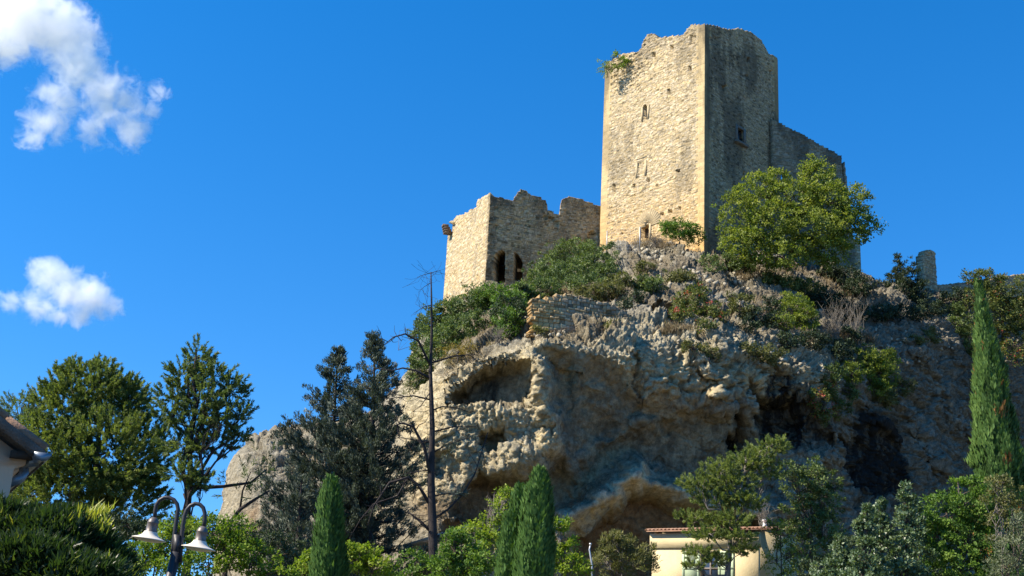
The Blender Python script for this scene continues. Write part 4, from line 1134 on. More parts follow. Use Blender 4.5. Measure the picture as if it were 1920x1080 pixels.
cypress('tallest clipped cypress of three, in front of the lower cave', 1011, 882, 44, [(885, 1007, 1016), (900, 999, 1024), (930, 990, 1030), (970, 981, 1031), (1030, 972, 1032), (1085, 965, 1032)], 122)
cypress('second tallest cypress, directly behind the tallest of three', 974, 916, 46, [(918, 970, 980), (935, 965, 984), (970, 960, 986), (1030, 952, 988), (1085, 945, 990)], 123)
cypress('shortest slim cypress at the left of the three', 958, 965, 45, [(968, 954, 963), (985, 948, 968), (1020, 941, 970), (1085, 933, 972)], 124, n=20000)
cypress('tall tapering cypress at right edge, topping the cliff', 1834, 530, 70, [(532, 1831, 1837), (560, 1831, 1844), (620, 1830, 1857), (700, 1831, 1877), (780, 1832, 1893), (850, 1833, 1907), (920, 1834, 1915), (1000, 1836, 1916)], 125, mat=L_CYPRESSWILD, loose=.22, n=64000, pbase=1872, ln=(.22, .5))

# --- fig tree below the keep
fb = hit(1475, 505)
tree('fig_tree', 'large yellow-green leafy tree growing at the foot of the keep', 'tree', fb,
     [blob(1385, 405, 40, 45, 108), blob(1420, 360, 40, 38, 108.5), blob(1395, 455, 40, 30, 107.5), blob(1450, 420, 50, 50, 107), blob(1490, 370, 45, 40, 108), blob(1535, 335, 35, 38, 109), blob(1560, 380, 45, 40, 108), blob(1600, 380, 32, 35, 109), blob(1530, 430, 55, 45, 107), blob(1590, 430, 42, 30, 108), blob(1625, 425, 28, 22, 109), blob(1470, 480, 45, 22, 107), blob(1550, 470, 45, 24, 108), blob(1410, 480, 25, 16, 107.5), blob(1520, 310, 16, 20, 109), blob(1460, 335, 28, 18, 109)],
     'leaf', L_FIG, M_BARK, .28, 131, tip=at(1500, 400, 108), per_m2=1.9, cr_r=(.25, .7), nleaf=30, size=.21, asp=.7, inner=.45, tint=(.55, .25))

# ------------------------------------------------------------------ shrubs on the cliff and round the castle
def bush(name, label, blobs, mat, seed, group=None, base=None, cat='shrub', bark=None, r0=.05, **kw):
    """blobs given as (px, py, rx, ry) at the depth of the rock there, or with an explicit depth"""
    bl = []
    for b in blobs:
        Yd = b[4] if len(b) > 4 else hit(b[0], min(b[1] + b[3] * .6, 1070))[1] - .4
        bl.append(blob(b[0], b[1], b[2], b[3], Yd))
    if base is None:
        b = blobs[0]; base = hit(b[0], b[1] + b[3]) if len(b) <= 4 else bl[0][0] - np.array([0, 0, bl[0][1][2]])
    k = dict(per_m2=3.0, cr_r=(.22, .45), nleaf=34, size=.18, asp=.62, inner=.35); k.update(kw)
    return tree(name, label, cat, base, bl, 'leaf', mat, bark, r0, seed, tip=np.asarray(bl[0][0]), group=group, **k)
bush('shrub', 'wide leafy bush covering the foot of the ruined tower, beside its arches', [(1075, 480, 55, 30), (1030, 490, 40, 32), (1120, 490, 45, 35), (1022, 522, 36, 30), (1060, 520, 60, 28), (1140, 520, 30, 28)], L_MID, 201)
bush('shrub', 'fresh green bush left of the terrace wall under the arched openings', [(960, 570, 35, 32), (972, 552, 32, 24), (935, 560, 40, 24), (955, 605, 28, 30)], L_GREEN, 202)
bush('shrub', 'dense dark green bush overhanging the cliff edge left of the terrace wall', [(955, 590, 32, 38), (975, 560, 25, 22)], L_DARK, 203, tint=(.7, .2))
bush('shrub', 'spreading mid green bush below the sunlit wall of the ruined tower', [(880, 580, 40, 30), (840, 590, 30, 30), (910, 560, 40, 26), (860, 620, 40, 30), (900, 610, 30, 26)], L_MID, 204)
bush('shrub', 'leafy bush hanging on the left edge of the cliff against the sky', [(810, 610, 25, 38), (795, 650, 28, 40), (830, 645, 30, 36), (785, 700, 24, 30), (790, 620, 18, 30)], L_MID, 205)
bush('shrub', 'feathery light green shrub at the left rim behind the dead trunk', [(780, 725, 22, 28, 95), (800, 700, 18, 20, 95)], L_OLIVE, 206, asp=.3)
bush('shrub', 'yellow autumn shrub on the left slope beside the dead trunk', [(858, 660, 24, 14), (880, 648, 20, 12), (845, 672, 18, 9)], L_YELLOW, 207, size=.14, asp=.3)
bush('shrub', 'low bush at the foot of the keep beside the arched doorway', [(1275, 432, 30, 20, 114.0), (1255, 428, 18, 12, 114), (1300, 440, 18, 20, 114)], L_GREEN, 208)
bush('shrub', 'bright tuft of plants growing on the top left corner of the keep', [(1136, 126, 13, 15, 123.9), (1155, 106, 7, 9, 123.9), (1172, 112, 8, 6, 123.4), (1160, 124, 10, 7, 123.5)], L_LIME, 209, per_m2=2.4, nleaf=18, base=at(1140, 140, 123.9))
bush('shrub', 'small green shrub on the loose stones below the keep door', [(1212, 505, 18, 16), (1200, 515, 14, 10)], L_OLIVE, 210)
bush('shrub', 'rounded shrub with reddening leaves right of the small dark hole', [(1300, 570, 34, 26), (1275, 592, 26, 18), (1330, 590, 30, 22), (1310, 545, 20, 14)], L_RED, 211)
bush('shrub', 'small red-tinged shrub under the larger reddening one', [(1322, 612, 20, 14), (1345, 600, 16, 12)], L_RED, 212)
bush('shrub', 'loose green shrub on the slope right of the reddening shrub', [(1390, 575, 26, 24), (1370, 560, 16, 12)], L_OLIVE, 213)
bush('shrub', 'bright leafy shrub in the middle of the slope below the fig tree', [(1490, 580, 34, 26), (1465, 605, 24, 14), (1510, 600, 24, 24), (1480, 560, 18, 12)], L_FIG, 214)
bush('shrub', 'large bright leafy shrub hanging in the right half of the cliff', [(1625, 680, 38, 30), (1600, 700, 26, 18), (1650, 700, 34, 26), (1640, 730, 30, 16), (1665, 670, 20, 14)], L_FIG, 215)
bush('shrub', 'shrub with pink-red leaf tips beside the dark crevice', [(1550, 720, 22, 20), (1535, 745, 20, 18), (1565, 765, 24, 20), (1545, 780, 16, 14)], L_RED, 216)
bush('shrub', 'dull green shrub under the large bright one on the right cliff', [(1660, 745, 30, 18), (1690, 725, 22, 16)], L_OLIVE, 217)
bush('shrub', 'shaded bush left of the tall right-hand cypress', [(1800, 610, 22, 22), (1815, 650, 16, 24), (1790, 580, 18, 14)], L_MID, 218)
bush('shrub', 'small pale shrub on the ledge above the twin caves', [(1012, 620, 12, 7), (1150, 612, 16, 7)], L_OLIVE, 219)
bush('shrub', 'dark shaded bush beneath the curtain wall beside the fig tree', [(1580, 520, 34, 22), (1610, 540, 30, 20), (1560, 505, 25, 15)], L_DARK, 220)
for i, (label, cx, cy, ry, Yd, pts) in enumerate((
        ('dark spiky evergreen nearest the lone stone pillar', 1705, 520, 40, 121, [(1705, 520, 16, 40), (1695, 550, 28, 30), (1720, 555, 20, 34)]),
        ('dark spiky evergreen, tallest left of the lone stone pillar', 1683, 515, 45, 122, [(1683, 505, 12, 30), (1680, 540, 24, 34), (1660, 555, 24, 24)]),
        ('low dark evergreen bush behind the curtain wall foot', 1640, 545, 30, 122, [(1640, 550, 24, 24), (1622, 555, 18, 18)]))):
    bush('evergreen_shrub', label, [(*p, Yd) for p in pts], L_DARK, 230 + i, base=at(cx, 580, Yd + .5), up=.9, asp=.3, size=.26, cr_r=(.2, .4))
tree('tree', 'spreading tree with reddish tips behind the tall right-hand cypress', 'tree', at(1880, 640, 119),
     [blob(1850, 530, 40, 26, 118), blob(1885, 545, 45, 26, 118), blob(1830, 520, 26, 14, 118), blob(1880, 590, 50, 34, 117), blob(1920, 600, 40, 40, 117), blob(1845, 570, 34, 28, 117), blob(1910, 650, 40, 30, 116)],
     'leaf', L_RED, M_BARK, .16, 241, tip=at(1880, 550, 118), per_m2=1.5, cr_r=(.25, .5), nleaf=28, size=.2, asp=.6, inner=.4, tint=(.35, .2))
for i, (label, bl, mt) in enumerate((
        ('broad bush covering the slope between the ruined tower and the terrace wall', [(1018, 545, 34, 20), (1050, 530, 45, 24), (1100, 535, 40, 20), (985, 555, 30, 20)], L_MID),
        ('olive bush on the slope directly above the terrace wall', [(1140, 545, 34, 16), (1165, 530, 24, 18), (1110, 550, 26, 12)], L_OLIVE),
        ('shaded bush over the right end of the terrace wall', [(1190, 560, 20, 16), (1175, 575, 14, 12)], L_DARK),
        ('dull bush growing out of the stones above the reddening shrub', [(1270, 520, 24, 14), (1295, 525, 18, 14)], L_OLIVE),
        ('dark bush on the slope between the reddening and the bright leafy shrub', [(1425, 600, 30, 22), (1400, 615, 24, 16), (1440, 575, 22, 16)], L_DARK),
        ('dark bush under the bright leafy shrub in mid slope', [(1520, 640, 34, 16), (1470, 640, 30, 14)], L_DARK),
        ('dull shrub on the ledge above the dark crevice', [(1440, 665, 30, 14), (1400, 655, 20, 10)], L_OLIVE),
        ('dark bush in the shade left of the large bright shrub', [(1575, 660, 26, 22), (1590, 630, 22, 18)], L_DARK),
        ('dark bush on the right-hand skyline below the lone pillar', [(1700, 590, 40, 16), (1740, 580, 30, 16), (1655, 590, 30, 16)], L_DARK),
        ('dull bush on the shaded right cliff below the skyline', [(1740, 630, 24, 14), (1715, 640, 18, 10)], L_OLIVE),
        ('green bush among the rocks left of the fig tree trunk', [(1390, 500, 26, 16), (1365, 490, 18, 14)], L_MID),
        ('green bush on the slope under the keep corner', [(1325, 490, 22, 16), (1340, 505, 22, 12)], L_MID),
        ('loose green bush between the keep slope and the small dark hole', [(1225, 535, 24, 14), (1200, 530, 18, 12)], L_MID),
        ('green bush under the fig tree on the rock edge', [(1470, 535, 34, 16), (1510, 540, 30, 16), (1440, 525, 20, 14)], L_MID),
        ('broad green bush on the right slope above the pale leafless shrubs', [(1560, 570, 34, 20), (1600, 585, 30, 20), (1530, 560, 20, 14)], L_DARK),
        ('trailing green plant on the ledge above the central hollow', [(1330, 660, 22, 12), (1290, 650, 18, 9)], L_OLIVE),
        ('green bush on the rock left of the right-hand black stain', [(1560, 700, 22, 14), (1590, 735, 18, 14)], L_MID),
        ('dark bush high on the right edge behind the tall cypress', [(1790, 560, 26, 18), (1820, 560, 22, 20)], L_DARK))):
    bush('shrub', label, bl, mt, 270 + i)
# leafless twiggy shrubs
def bare(label, px, py, w, h, seed, n=60, mat=L_TWIG, Yd=None, group=None, name='bare_shrub'):
    rng = np.random.default_rng(seed)
    b = hit(px, py) if Yd is None else at(px, py, Yd); k = b[1] * 1.06 / FPX
    t = thing(name, label, 'shrub', tuple(b), group); mb = MB()
    for i in range(n):
        d = np.array([rng.normal(0, w * .5), rng.normal(0, w * .35), h * rng.uniform(.4, 1.1)]) * k
        e = b + d
        p = limb_path(b + rng.normal(0, .15, 3), e, .08 * np.linalg.norm(d), rng, 5)
        r = rng.uniform(.012, .03); mb.tube(p, np.linspace(r, r * .3, 5), 4, False)
        for _ in range(3):
            s = p[rng.integers(2, 5)]; mb.tube(limb_path(s, s + rdir(1, rng)[0] * rng.uniform(.2, .6) + [0, 0, .15], 0, rng, 3), [.012, .009, .005], 3, False)
    mb.build('branches', mat, t, True)
bare('pale leafless shrub on the slope right of the bright leafy shrub', 1565, 640, 36, 75, 251, 70)
bare('second pale leafless shrub, nearer the right cliff', 1605, 645, 30, 80, 252, 50)
bare('grey leafless shrub on the edge left of the terrace wall', 935, 640, 20, 25, 253, 40)
bare('grey dry shrub on the stones beside the keep door', 1230, 462, 24, 22, 254, 60)
bare('thin bare stems before the lower left cave', 920, 990, 22, 60, 255, 26, Yd=82)
bare('grey hanging twigs above the house chimney', 1430, 985, 20, 35, 256, 30, Yd=84)

# dry grass on the slopes: uncountable
cr = Crown(261); rng = cr.rng
sel = np.nonzero((pick(soil) > .25) & (pick(Y) < 126))[0]
VC = np.stack([pick(VX), pick(VY), pick(VZ)], 1)
den = fbm(VC[:, 0] * .35, VC[:, 1] * .35, VC[:, 2] * .35, 3, 262)
sel = sel[den[sel] > .02]
ch = rng.choice(sel, 800)
ii = np.repeat(ch, 15); n = len(ii)
base_ = VC[ii] + rng.normal(0, .13, (n, 3)) - np.array([0, 0, .05])
cr.leaves(base_, unit(np.array([0, 0, 1.0]) + .55 * rdir(n, rng)), rng.uniform(.2, .65, n), rng.uniform(.03, .06, n), np.repeat(rng.normal(.45, .22, len(ch)), 15) + rng.normal(0, .1, n))
for x0, x1, y, k in ((1010, 1180, 552, 45), (1190, 1260, 462, 20), (1380, 1480, 520, 20), (1240, 1300, 625, 30), (1500, 1640, 640, 50)):
    for _ in range(k):
        b = hit(rng.uniform(x0, x1), y + rng.uniform(-10, 6)); m = 60
        cr.leaves(b + rng.normal(0, .22, (m, 3)) * [1, 1, .3], unit(np.array([0, 0, 1.0]) + .5 * rdir(m, rng)), rng.uniform(.3, .9, m), .035, rng.normal(.4, .22) + rng.normal(0, .1, m))
tag(cr.build('dry_grass', L_DRY, None), 'tawny dry grass tufts growing on the cliff ledges and slope', 'grass', kind='stuff')
# loose rubble lying on the slope below the keep: uncountable
rng = np.random.default_rng(271); mb = MB()
for (x0, x1, y0, y1, k, s0, s1) in ((1190, 1320, 455, 540, 150, .10, .42), (1380, 1560, 500, 560, 60, .08, .3), (1300, 1420, 480, 540, 70, .10, .42), (985, 1060, 595, 630, 90, .1, .3), (1420, 1560, 620, 700, 90, .08, .3), (1640, 1800, 580, 680, 90, .08, .3), (1240, 1420, 620, 680, 40, .08, .25)):
    for _ in range(k):
        b = hit(rng.uniform(x0, x1), rng.uniform(y0, y1)); r = rng.uniform(s0, s1) ** 1.2
        Q = np.linalg.qr(rng.normal(size=(3, 3)))[0]
        V = np.array([[1, 1, 1], [1, 1, -1], [1, -1, 1], [1, -1, -1], [-1, 1, 1], [-1, 1, -1], [-1, -1, 1], [-1, -1, -1]], float) * rng.uniform(.55, 1, (8, 3)) * r * [1, .8, .6]
        V = V @ Q.T + b
        mb.add(V, np.array([[0, 1, 3, 2], [4, 6, 7, 5], [0, 4, 5, 1], [2, 3, 7, 6], [0, 2, 6, 4], [1, 5, 7, 3]]))
tag(mb.build('rubble', simple_mat('rubble stone', (.34, .30, .22), .95, .45, 1.2, .4), None), 'loose pale stones scattered over the slope below the keep', 'rubble', kind='stuff')

# ------------------------------------------------------------------ garden at the foot of the cliff
def garden(name, label, blobs, mat, seed, Y, cat='shrub', px=None, **kw):
    k = dict(per_m2=4.2, cr_r=(.16, .34), nleaf=40, size=.12, asp=.6, inner=.45, r0=.06); k.update(kw)
    bark = k.pop('bark', None); r0 = k.pop('r0')
    bl = [blob(b[0], b[1], b[2], b[3], Y, b[4] if len(b) > 4 else 0) for b in blobs]
    return tree(name, label, cat, gbase(px or blobs[0][0], Y), bl, 'leaf', mat, bark, r0, seed, **k)
garden('shrub', 'bright green shrub behind the double street lamp, its left half', [(270, 1045, 40, 30), (310, 1020, 38, 34), (250, 1070, 35, 25), (340, 1000, 36, 26), (330, 1060, 45, 30)], L_LIME, 301, 38, size=.11)
garden('shrub', 'bright green shrub right of the double street lamp', [(400, 1000, 45, 26), (440, 1035, 50, 34), (385, 1050, 40, 30), (480, 1050, 40, 28), (520, 1075, 40, 18), (430, 990, 30, 18)], L_LIME, 302, 40, size=.11)
garden('shrub', 'lime green shrub left of the single clipped cypress', [(570, 1065, 24, 20), (585, 1050, 18, 18)], L_LIME, 303, 46, tint=(.75, .2))
garden('shrub', 'lime green shrub right of the single clipped cypress', [(665, 1050, 30, 24), (650, 1030, 16, 14), (705, 1062, 34, 18), (690, 1040, 22, 14)], L_LIME, 304, 48, tint=(.75, .2))
garden('shrub', 'round dark green bush at the foot of the dead tree', [(780, 1055, 26, 20), (765, 1070, 22, 16), (800, 1068, 20, 18)], L_GREEN, 305, 52)
garden('shrub', 'dense glossy green bush right of the dead tree', [(852, 1025, 30, 26), (880, 1060, 42, 28), (835, 1060, 30, 26), (850, 1005, 18, 12), (905, 1045, 25, 25)], L_GREEN, 306, 50, per_m2=5.5, tint=(.55, .2))
garden('tree', 'light yellow-green tree left of the three cypresses', [(905, 990, 32, 22), (935, 965, 28, 20), (930, 1000, 34, 26), (915, 1035, 34, 28), (945, 940, 16, 12), (885, 1000, 22, 14), (950, 925, 12, 8)], L_LIME, 307, 54, 'tree', tint=(.8, .2), per_m2=3.4, nleaf=30, bark=M_BARKGREY)
garden('shrub', 'yellow-green shrub right of the tallest cypress', [(1050, 1010, 26, 26), (1060, 1045, 30, 28), (1075, 1065, 32, 20), (1045, 985, 16, 12)], L_LIME, 308, 50, tint=(.7, .2), bark=M_BARKGREY)
garden('shrub', 'feathery olive tamarisk-like shrub left of the cream house', [(1160, 1035, 36, 26), (1195, 1055, 34, 26), (1135, 1050, 28, 30), (1180, 1020, 28, 16), (1150, 1010, 18, 10), (1210, 1040, 18, 22)], L_OLIVE, 309, 70, asp=.22, size=.22, per_m2=2.2, up=.9, bark=M_BARKGREY)
tree('pine_tree', 'layered pine standing in front of the cream house', 'tree', gbase(1358, 72),
     [blob(1440, 840, 36, 16, 72), blob(1400, 862, 42, 18, 72), blob(1350, 880, 34, 18, 72), blob(1310, 905, 36, 15, 72), blob(1375, 905, 45, 18, 72), blob(1440, 880, 32, 18, 72), blob(1340, 935, 40, 14, 72), blob(1400, 940, 40, 14, 72), blob(1300, 970, 34, 12, 72), blob(1365, 975, 44, 14, 71.4), blob(1330, 1000, 40, 11, 71), blob(1385, 1005, 30, 11, 71), blob(1310, 1035, 30, 10, 71), blob(1345, 1050, 26, 10, 71), blob(1395, 1030, 26, 9, 71.3), blob(1300, 1060, 18, 9, 70.5), blob(1460, 830, 18, 10, 72)],
     'pine', L_PINE, M_BARKGREY, .2, 311, tip=at(1400, 850, 72), per_m2=7.5, n_need=46, size=.19, wid=.036, inner=.25, up=.9, tint=(.55, .22), shoot=.35)
garden('tree', 'leafy green tree right of the cream house, taller than the house', [(1530, 905, 34, 30), (1500, 920, 30, 34), (1480, 890, 22, 22), (1545, 945, 34, 34), (1505, 970, 40, 36), (1550, 990, 30, 34), (1530, 880, 16, 18), (1565, 915, 16, 16), (1510, 1030, 40, 36)], L_MID, 312, 74, 'tree', px=1515, r0=.16, size=.15, per_m2=2.8, nleaf=32, tint=(.55, .22))
garden('shrub', 'small pale-leaved tree against the shaded side of the house', [(1465, 1010, 26, 24), (1480, 1040, 26, 28), (1455, 1050, 22, 24), (1450, 985, 14, 12), (1470, 1070, 30, 16)], L_FIG, 313, 73, size=.14, per_m2=1.8, nleaf=18)
for i, (label, x, yt, w) in enumerate((('pale green upright bush, second from the left of the spiky group at bottom right', 1625, 952, 26), ('pale green upright bush with the tallest spire at bottom right', 1697, 915, 24), ('pale green upright bush between the two tallest spires', 1652, 945, 22), ('lowest pale green upright bush at the left of the spiky group', 1572, 1008, 34), ('pale green upright bush with a twin top, right of the tallest spire', 1722, 955, 24))):
    garden('upright_shrub', label, [(x, yt + 10, 5, 16), (x + 1, yt + 28, 8, 14), (x - 4, yt + 48, 13, 22), (x + 6, yt + 60, 16, 26), (x, yt + 95, w, 36), (x + 4, yt + 140, w * 1.2, 34), (x - 10, 1075, w * 1.2, 22), (x + (14 if i % 2 else -14), yt + 34, 6, 16)], L_GREY, 320 + i, 56 + i * .8, px=x, size=.15, per_m2=4.2, nleaf=30, up=.6, cr_r=(.14, .28), r0=.07)
garden('shrub', 'mid green bushy tree under the tall right-hand cypress', [(1800, 930, 40, 30), (1775, 965, 44, 36), (1830, 960, 40, 40), (1815, 1010, 46, 38), (1765, 1020, 40, 40), (1800, 1060, 60, 30), (1850, 1040, 34, 30), (1830, 905, 22, 20), (1745, 985, 22, 22)], L_GREEN, 331, 60, 'tree', px=1800, size=.14, per_m2=3.2, r0=.14)
garden('shrub', 'olive yellow bush at the right edge below the tall cypress', [(1880, 925, 36, 26), (1905, 955, 36, 30), (1865, 960, 26, 26), (1870, 905, 20, 14), (1880, 1000, 26, 22)], L_OLIVE, 332, 58, size=.13, per_m2=2.0, bark=M_BARKGREY)
garden('shrub', 'silvery green bush in the bottom right corner', [(1905, 1040, 38, 44), (1885, 1065, 30, 26), (1920, 990, 22, 30)], L_SILVER, 333, 50, size=.12, asp=.3, per_m2=4.5, nleaf=40, up=.7)
garden('shrub', 'dark green bush in the gap between the pale bushes and the leafy tree', [(1600, 1050, 40, 40), (1545, 1070, 40, 25), (1745, 1060, 40, 30)], L_DARK, 334, 66, px=1600, size=.15, tint=(.75, .2))
garden('shrub', 'dark low bush behind the street lamp under the pines', [(240, 985, 40, 22), (300, 1000, 50, 20), (360, 985, 40, 20)], L_DARK, 335, 54, px=300, tint=(.7, .2))
garden('shrub', 'dark bush at the foot of the left rock', [(470, 1010, 50, 30), (420, 1005, 40, 22), (530, 1030, 40, 30)], L_DARK, 336, 60, px=470, tint=(.8, .2))

# ------------------------------------------------------------------ cream house at the foot of the cliff
M_PLASTER = simple_mat('cream render', (.58, .47, .27), .9, .10, 1.2, .35, 0, 9)
M_TILE = simple_mat('terracotta tile', (.40, .235, .15), .85, .35, 2.5, .2)
M_SHUTTER = simple_mat('pale green shutter', (.42, .50, .33), .6, .08, 3, .05)
HD = np.array([.81, -.586]); HD /= np.linalg.norm(HD)
HC = at(1421, 1010, 76.0)                                   # right front corner below the eave
HLn = -len_to(1223, 1010, HC, HD)
zb = float(gz(HC[0], 78)) - .6
HP = np.array([HC[0] - HD[0] * HLn, HC[1] - HD[1] * HLn, zb])
eave = plane_uv(1320, 1003, HP, HD)[1]; band = plane_uv(1320, 1027, HP, HD)[1]
h3, hn, _ = frame_of(HD)
house = thing('house', 'cream rendered cottage with a terracotta tile edge under the cliff', 'house', tuple(HP))
hw = lambda u, v, out=0: HP + h3 * u + hn * out + np.array([0, 0, v])
HDp = 6.0
sx0, sx1 = plane_uv(1313, 1070, HP, HD)[0], plane_uv(1347, 1070, HP, HD)[0]
wtop = plane_uv(1320, 1036, HP, HD)[1]; wbot = wtop - 2.0
mb = MB()
def seg(u0, u1, v0, v1, out=0, th=.3): mb.box(hw(.5 * (u0 + u1), .5 * (v0 + v1), out - th * .5), .5 * (u1 - u0), th * .5, .5 * (v1 - v0), h3, -hn, (0, 0, 1))
seg(0, sx0, 0, band); seg(sx1, HLn, 0, band); seg(sx0, sx1, wtop, band); seg(sx0, sx1, 0, wbot)
seg(-.12, HLn + .1, band, eave + .12, .12, .42)              # the thicker band under the eave
mb.box(hw(HLn - .15, .5 * (eave + .3), -.3 - HDp * .5), .15, HDp * .5, .5 * (eave + .3), h3, -hn, (0, 0, 1))
mb.box(hw(.15, .5 * (eave + .3), -.3 - HDp * .5), .15, HDp * .5, .5 * (eave + .3), h3, -hn, (0, 0, 1))
mb.box(hw(HLn * .5, .5 * (eave + .3), -.3 - HDp), HLn * .5 - .32, .15, .5 * (eave + .3), h3, -hn, (0, 0, 1))
mb.build('walls', M_PLASTER, house)
# canal tiles: rounded covers running up the slope
mb = MB(); slope = .11; nt = int(HLn / .27)
for i in range(nt + 1):
    u = -.2 + (HLn + .4) * i / nt
    for row in range(14):
        s0 = .48 - row * .46
        c0 = hw(u, eave + .30 + (.48 - s0) * slope, s0); c1 = hw(u, eave + .34 + (.48 - s0 + .5) * slope, s0 - .5)
        ang = np.linspace(0, math.pi, 6)
        V = [c + h3 * .115 * math.cos(a) + np.array([0, 0, .10 * math.sin(a)]) for c in (c0, c1) for a in ang]
        V += [c + h3 * .095 * math.cos(a) + np.array([0, 0, .082 * math.sin(a)]) for c in (c0, c1) for a in ang]
        q = [[k, k + 1, 6 + k + 1, 6 + k] for k in range(5)] + [[12 + k + 1, 12 + k, 18 + k, 18 + k + 1] for k in range(5)] + [[k + 1, k, 12 + k, 12 + k + 1] for k in range(5)]
        mb.add(V, np.array(q))
mb.box(hw(HLn * .5, eave + .24 + 3.2 * slope, .42 - 3.2), HLn * .5 + .2, 3.28, .03, h3, unit(np.array([-hn[0], -hn[1], slope])), unit(np.cross(h3, np.array([-hn[0], -hn[1], slope]))))
mb.build('tile_roof', M_TILE, house)
# window with frame, panes and shutters
M_FRAME = simple_mat('window frame', (.20, .17, .15), .6, .1, 3, 0)
M_GLASS = simple_mat('window glass', (.03, .05, .09), .08, .1, 1, 0); 
mb = MB(); um = .5 * (sx0 + sx1); vm = .5 * (wtop + wbot)
for u_ in (sx0 + .05, um, sx1 - .05): mb.box(hw(u_, vm, -.2), .05, .04, 1.0, h3, -hn, (0, 0, 1))
for v_ in (wtop - .05, vm, wbot + .05): mb.box(hw(um, v_, -.2), .5 * (sx1 - sx0), .035, .05, h3, -hn, (0, 0, 1))
wfr = mb.build('window', M_FRAME, house)
mb = MB(); mb.box(hw(um, vm, -.23), .5 * (sx1 - sx0), .01, 1.0, h3, -hn, (0, 0, 1)); mb.build('pane', M_GLASS, wfr)
for sgn, ua, ub_ in ((-1, sx0 - 1.28, sx0 - .02), (1, sx1 + .02, sx1 + 1.1)):
    mb = MB(); uc_ = .5 * (ua + ub_); hw_ = .5 * (ub_ - ua)
    mb.box(hw(uc_, vm + .02, .04), hw_, .025, 1.05, h3, -hn, (0, 0, 1))
    for v_ in (vm + 1.0, vm, vm - .95): mb.box(hw(uc_, v_, .08), hw_, .02, .08, h3, -hn, (0, 0, 1))
    for u_ in (ua + .08, ub_ - .08): mb.box(hw(u_, vm + .02, .078), .08, .02, 1.05, h3, -hn, (0, 0, 1))
    sh = mb.build('shutter', M_SHUTTER, house)
    mb = MB(); mb.box(hw(uc_, vm + .5, .07), hw_ * .5, .012, .36, h3, -hn, (0, 0, 1)); mb.build('louvre', simple_mat('louvre', (.16, .19, .13), .7, .1, 3, 0), sh)
# flue behind the right end of the roof
fc = at(1434, 1000, 81); mb = MB()
mb.lathe(fc + [0, 0, -1.2], [(.12, 0), (.12, 1.55), (.16, 1.58), (.16, 1.7), (.12, 1.73), (.12, 2.0), (.18, 2.04), (.18, 2.1), (.01, 2.16)], 12)
mb.build('chimney', simple_mat('pale flue', (.55, .53, .5), .7, .2, 4, .1), house)

# low shed built against the cliff
SH = at(770, 1030, 74); dSh = np.array([.96, -.28]); dSh /= np.linalg.norm(dSh)
shed = thing('shed', 'low stone lean-to with a pale sloping roof edge behind the dead tree', 'shed', (SH[0], SH[1], float(gz(SH[0], 74))))
s3, sn, _ = frame_of(dSh)
mb = MB(); ws = len_to(905, 1000, SH, dSh)
zs = float(gz(SH[0], 74)) - .4
mb.box(SH + s3 * ws * .5 - sn * 1.8 + [0, 0, .5 * (zs - SH[2]) - .15], ws * .5, .2, .5 * (SH[2] - zs), s3, -sn, (0, 0, 1))
mb.build('wall', simple_mat('shed stone', (.26, .20, .14), .95, .4, 2, .6), shed)
mb = MB(); a = plane_uv(760, 1024, SH, dSh); b = plane_uv(885, 985, SH, dSh)
A, B = SH + s3 * a[0] + [0, 0, a[1]], SH + s3 * b[0] + [0, 0, b[1]]
ex = unit(B - A); mb.box(.5 * (A + B) - sn * .9, .5 * np.linalg.norm(B - A), 1.1, .09, ex, -sn, unit(np.cross(ex, -sn)))
mb.build('roof', simple_mat('pale slab', (.55, .47, .37), .9, .25, 3, .3), shed)
for x in (790, 806, 846):
    mb = MB(); u_ = plane_uv(x, 1020, SH, dSh); mb.box(SH + s3 * u_[0] + [0, 0, -1.0], .07, .07, 1.1, s3, -sn, (0, 0, 1)); mb.build('post', M_BARKGREY, shed)
# thin metal pole in the garden
pb = gbase(1112, 66); mb = MB(); mb.tube([pb, at(1110, 1060, 66), at(1105, 1030, 66), at(1107, 1022, 66)], [.05, .05, .045, .04], 8)
mb.lathe(at(1107, 1022, 66), [(.0, .12), (.07, .1), (.07, 0), (.0, -.02)], 8)
tag(mb.build('metal_pole', simple_mat('galvanised steel', (.5, .5, .5), .45, .1, 5, 0, .6), None, True), 'thin grey metal pole between the tamarisk-like shrub and the cypresses', 'pole')
# wire fence at the keep door
fp = [on_base(x, y) + np.array([0, 0, -.3]) for x, y in ((1138, 470), (1200, 462))]
fence = thing('wire_fence', 'thin wire fence on two metal posts before the keep doorway', 'fence', tuple(fp[0]))
fY = at(1168, 466, 111.5)[1]
pa, pb_ = at(1137.5, 475, fY + .8), at(1199.5, 470, fY - .4); ta, tb_ = at(1138.5, 433, fY + .8), at(1200, 425, fY - .4)
M_STEEL = simple_mat('fence steel', (.42, .42, .42), .5, .1, 5, 0, .5)
for p, q in ((pa, ta), (pb_, tb_)):
    mb = MB(); mb.tube([p, q], .05, 8); mb.build('post', M_STEEL, fence, True)
mb = MB()
for k in range(9):
    f = k / 8; mb.tube([pa * (1 - f) + ta * f, pb_ * (1 - f) + tb_ * f], .007, 3, False)
for k in range(1, 14):
    f = k / 14; mb.tube([pa * (1 - f) + pb_ * f, ta * (1 - f) + tb_ * f], .006, 3, False)
mb.build('mesh', M_STEEL, fence)

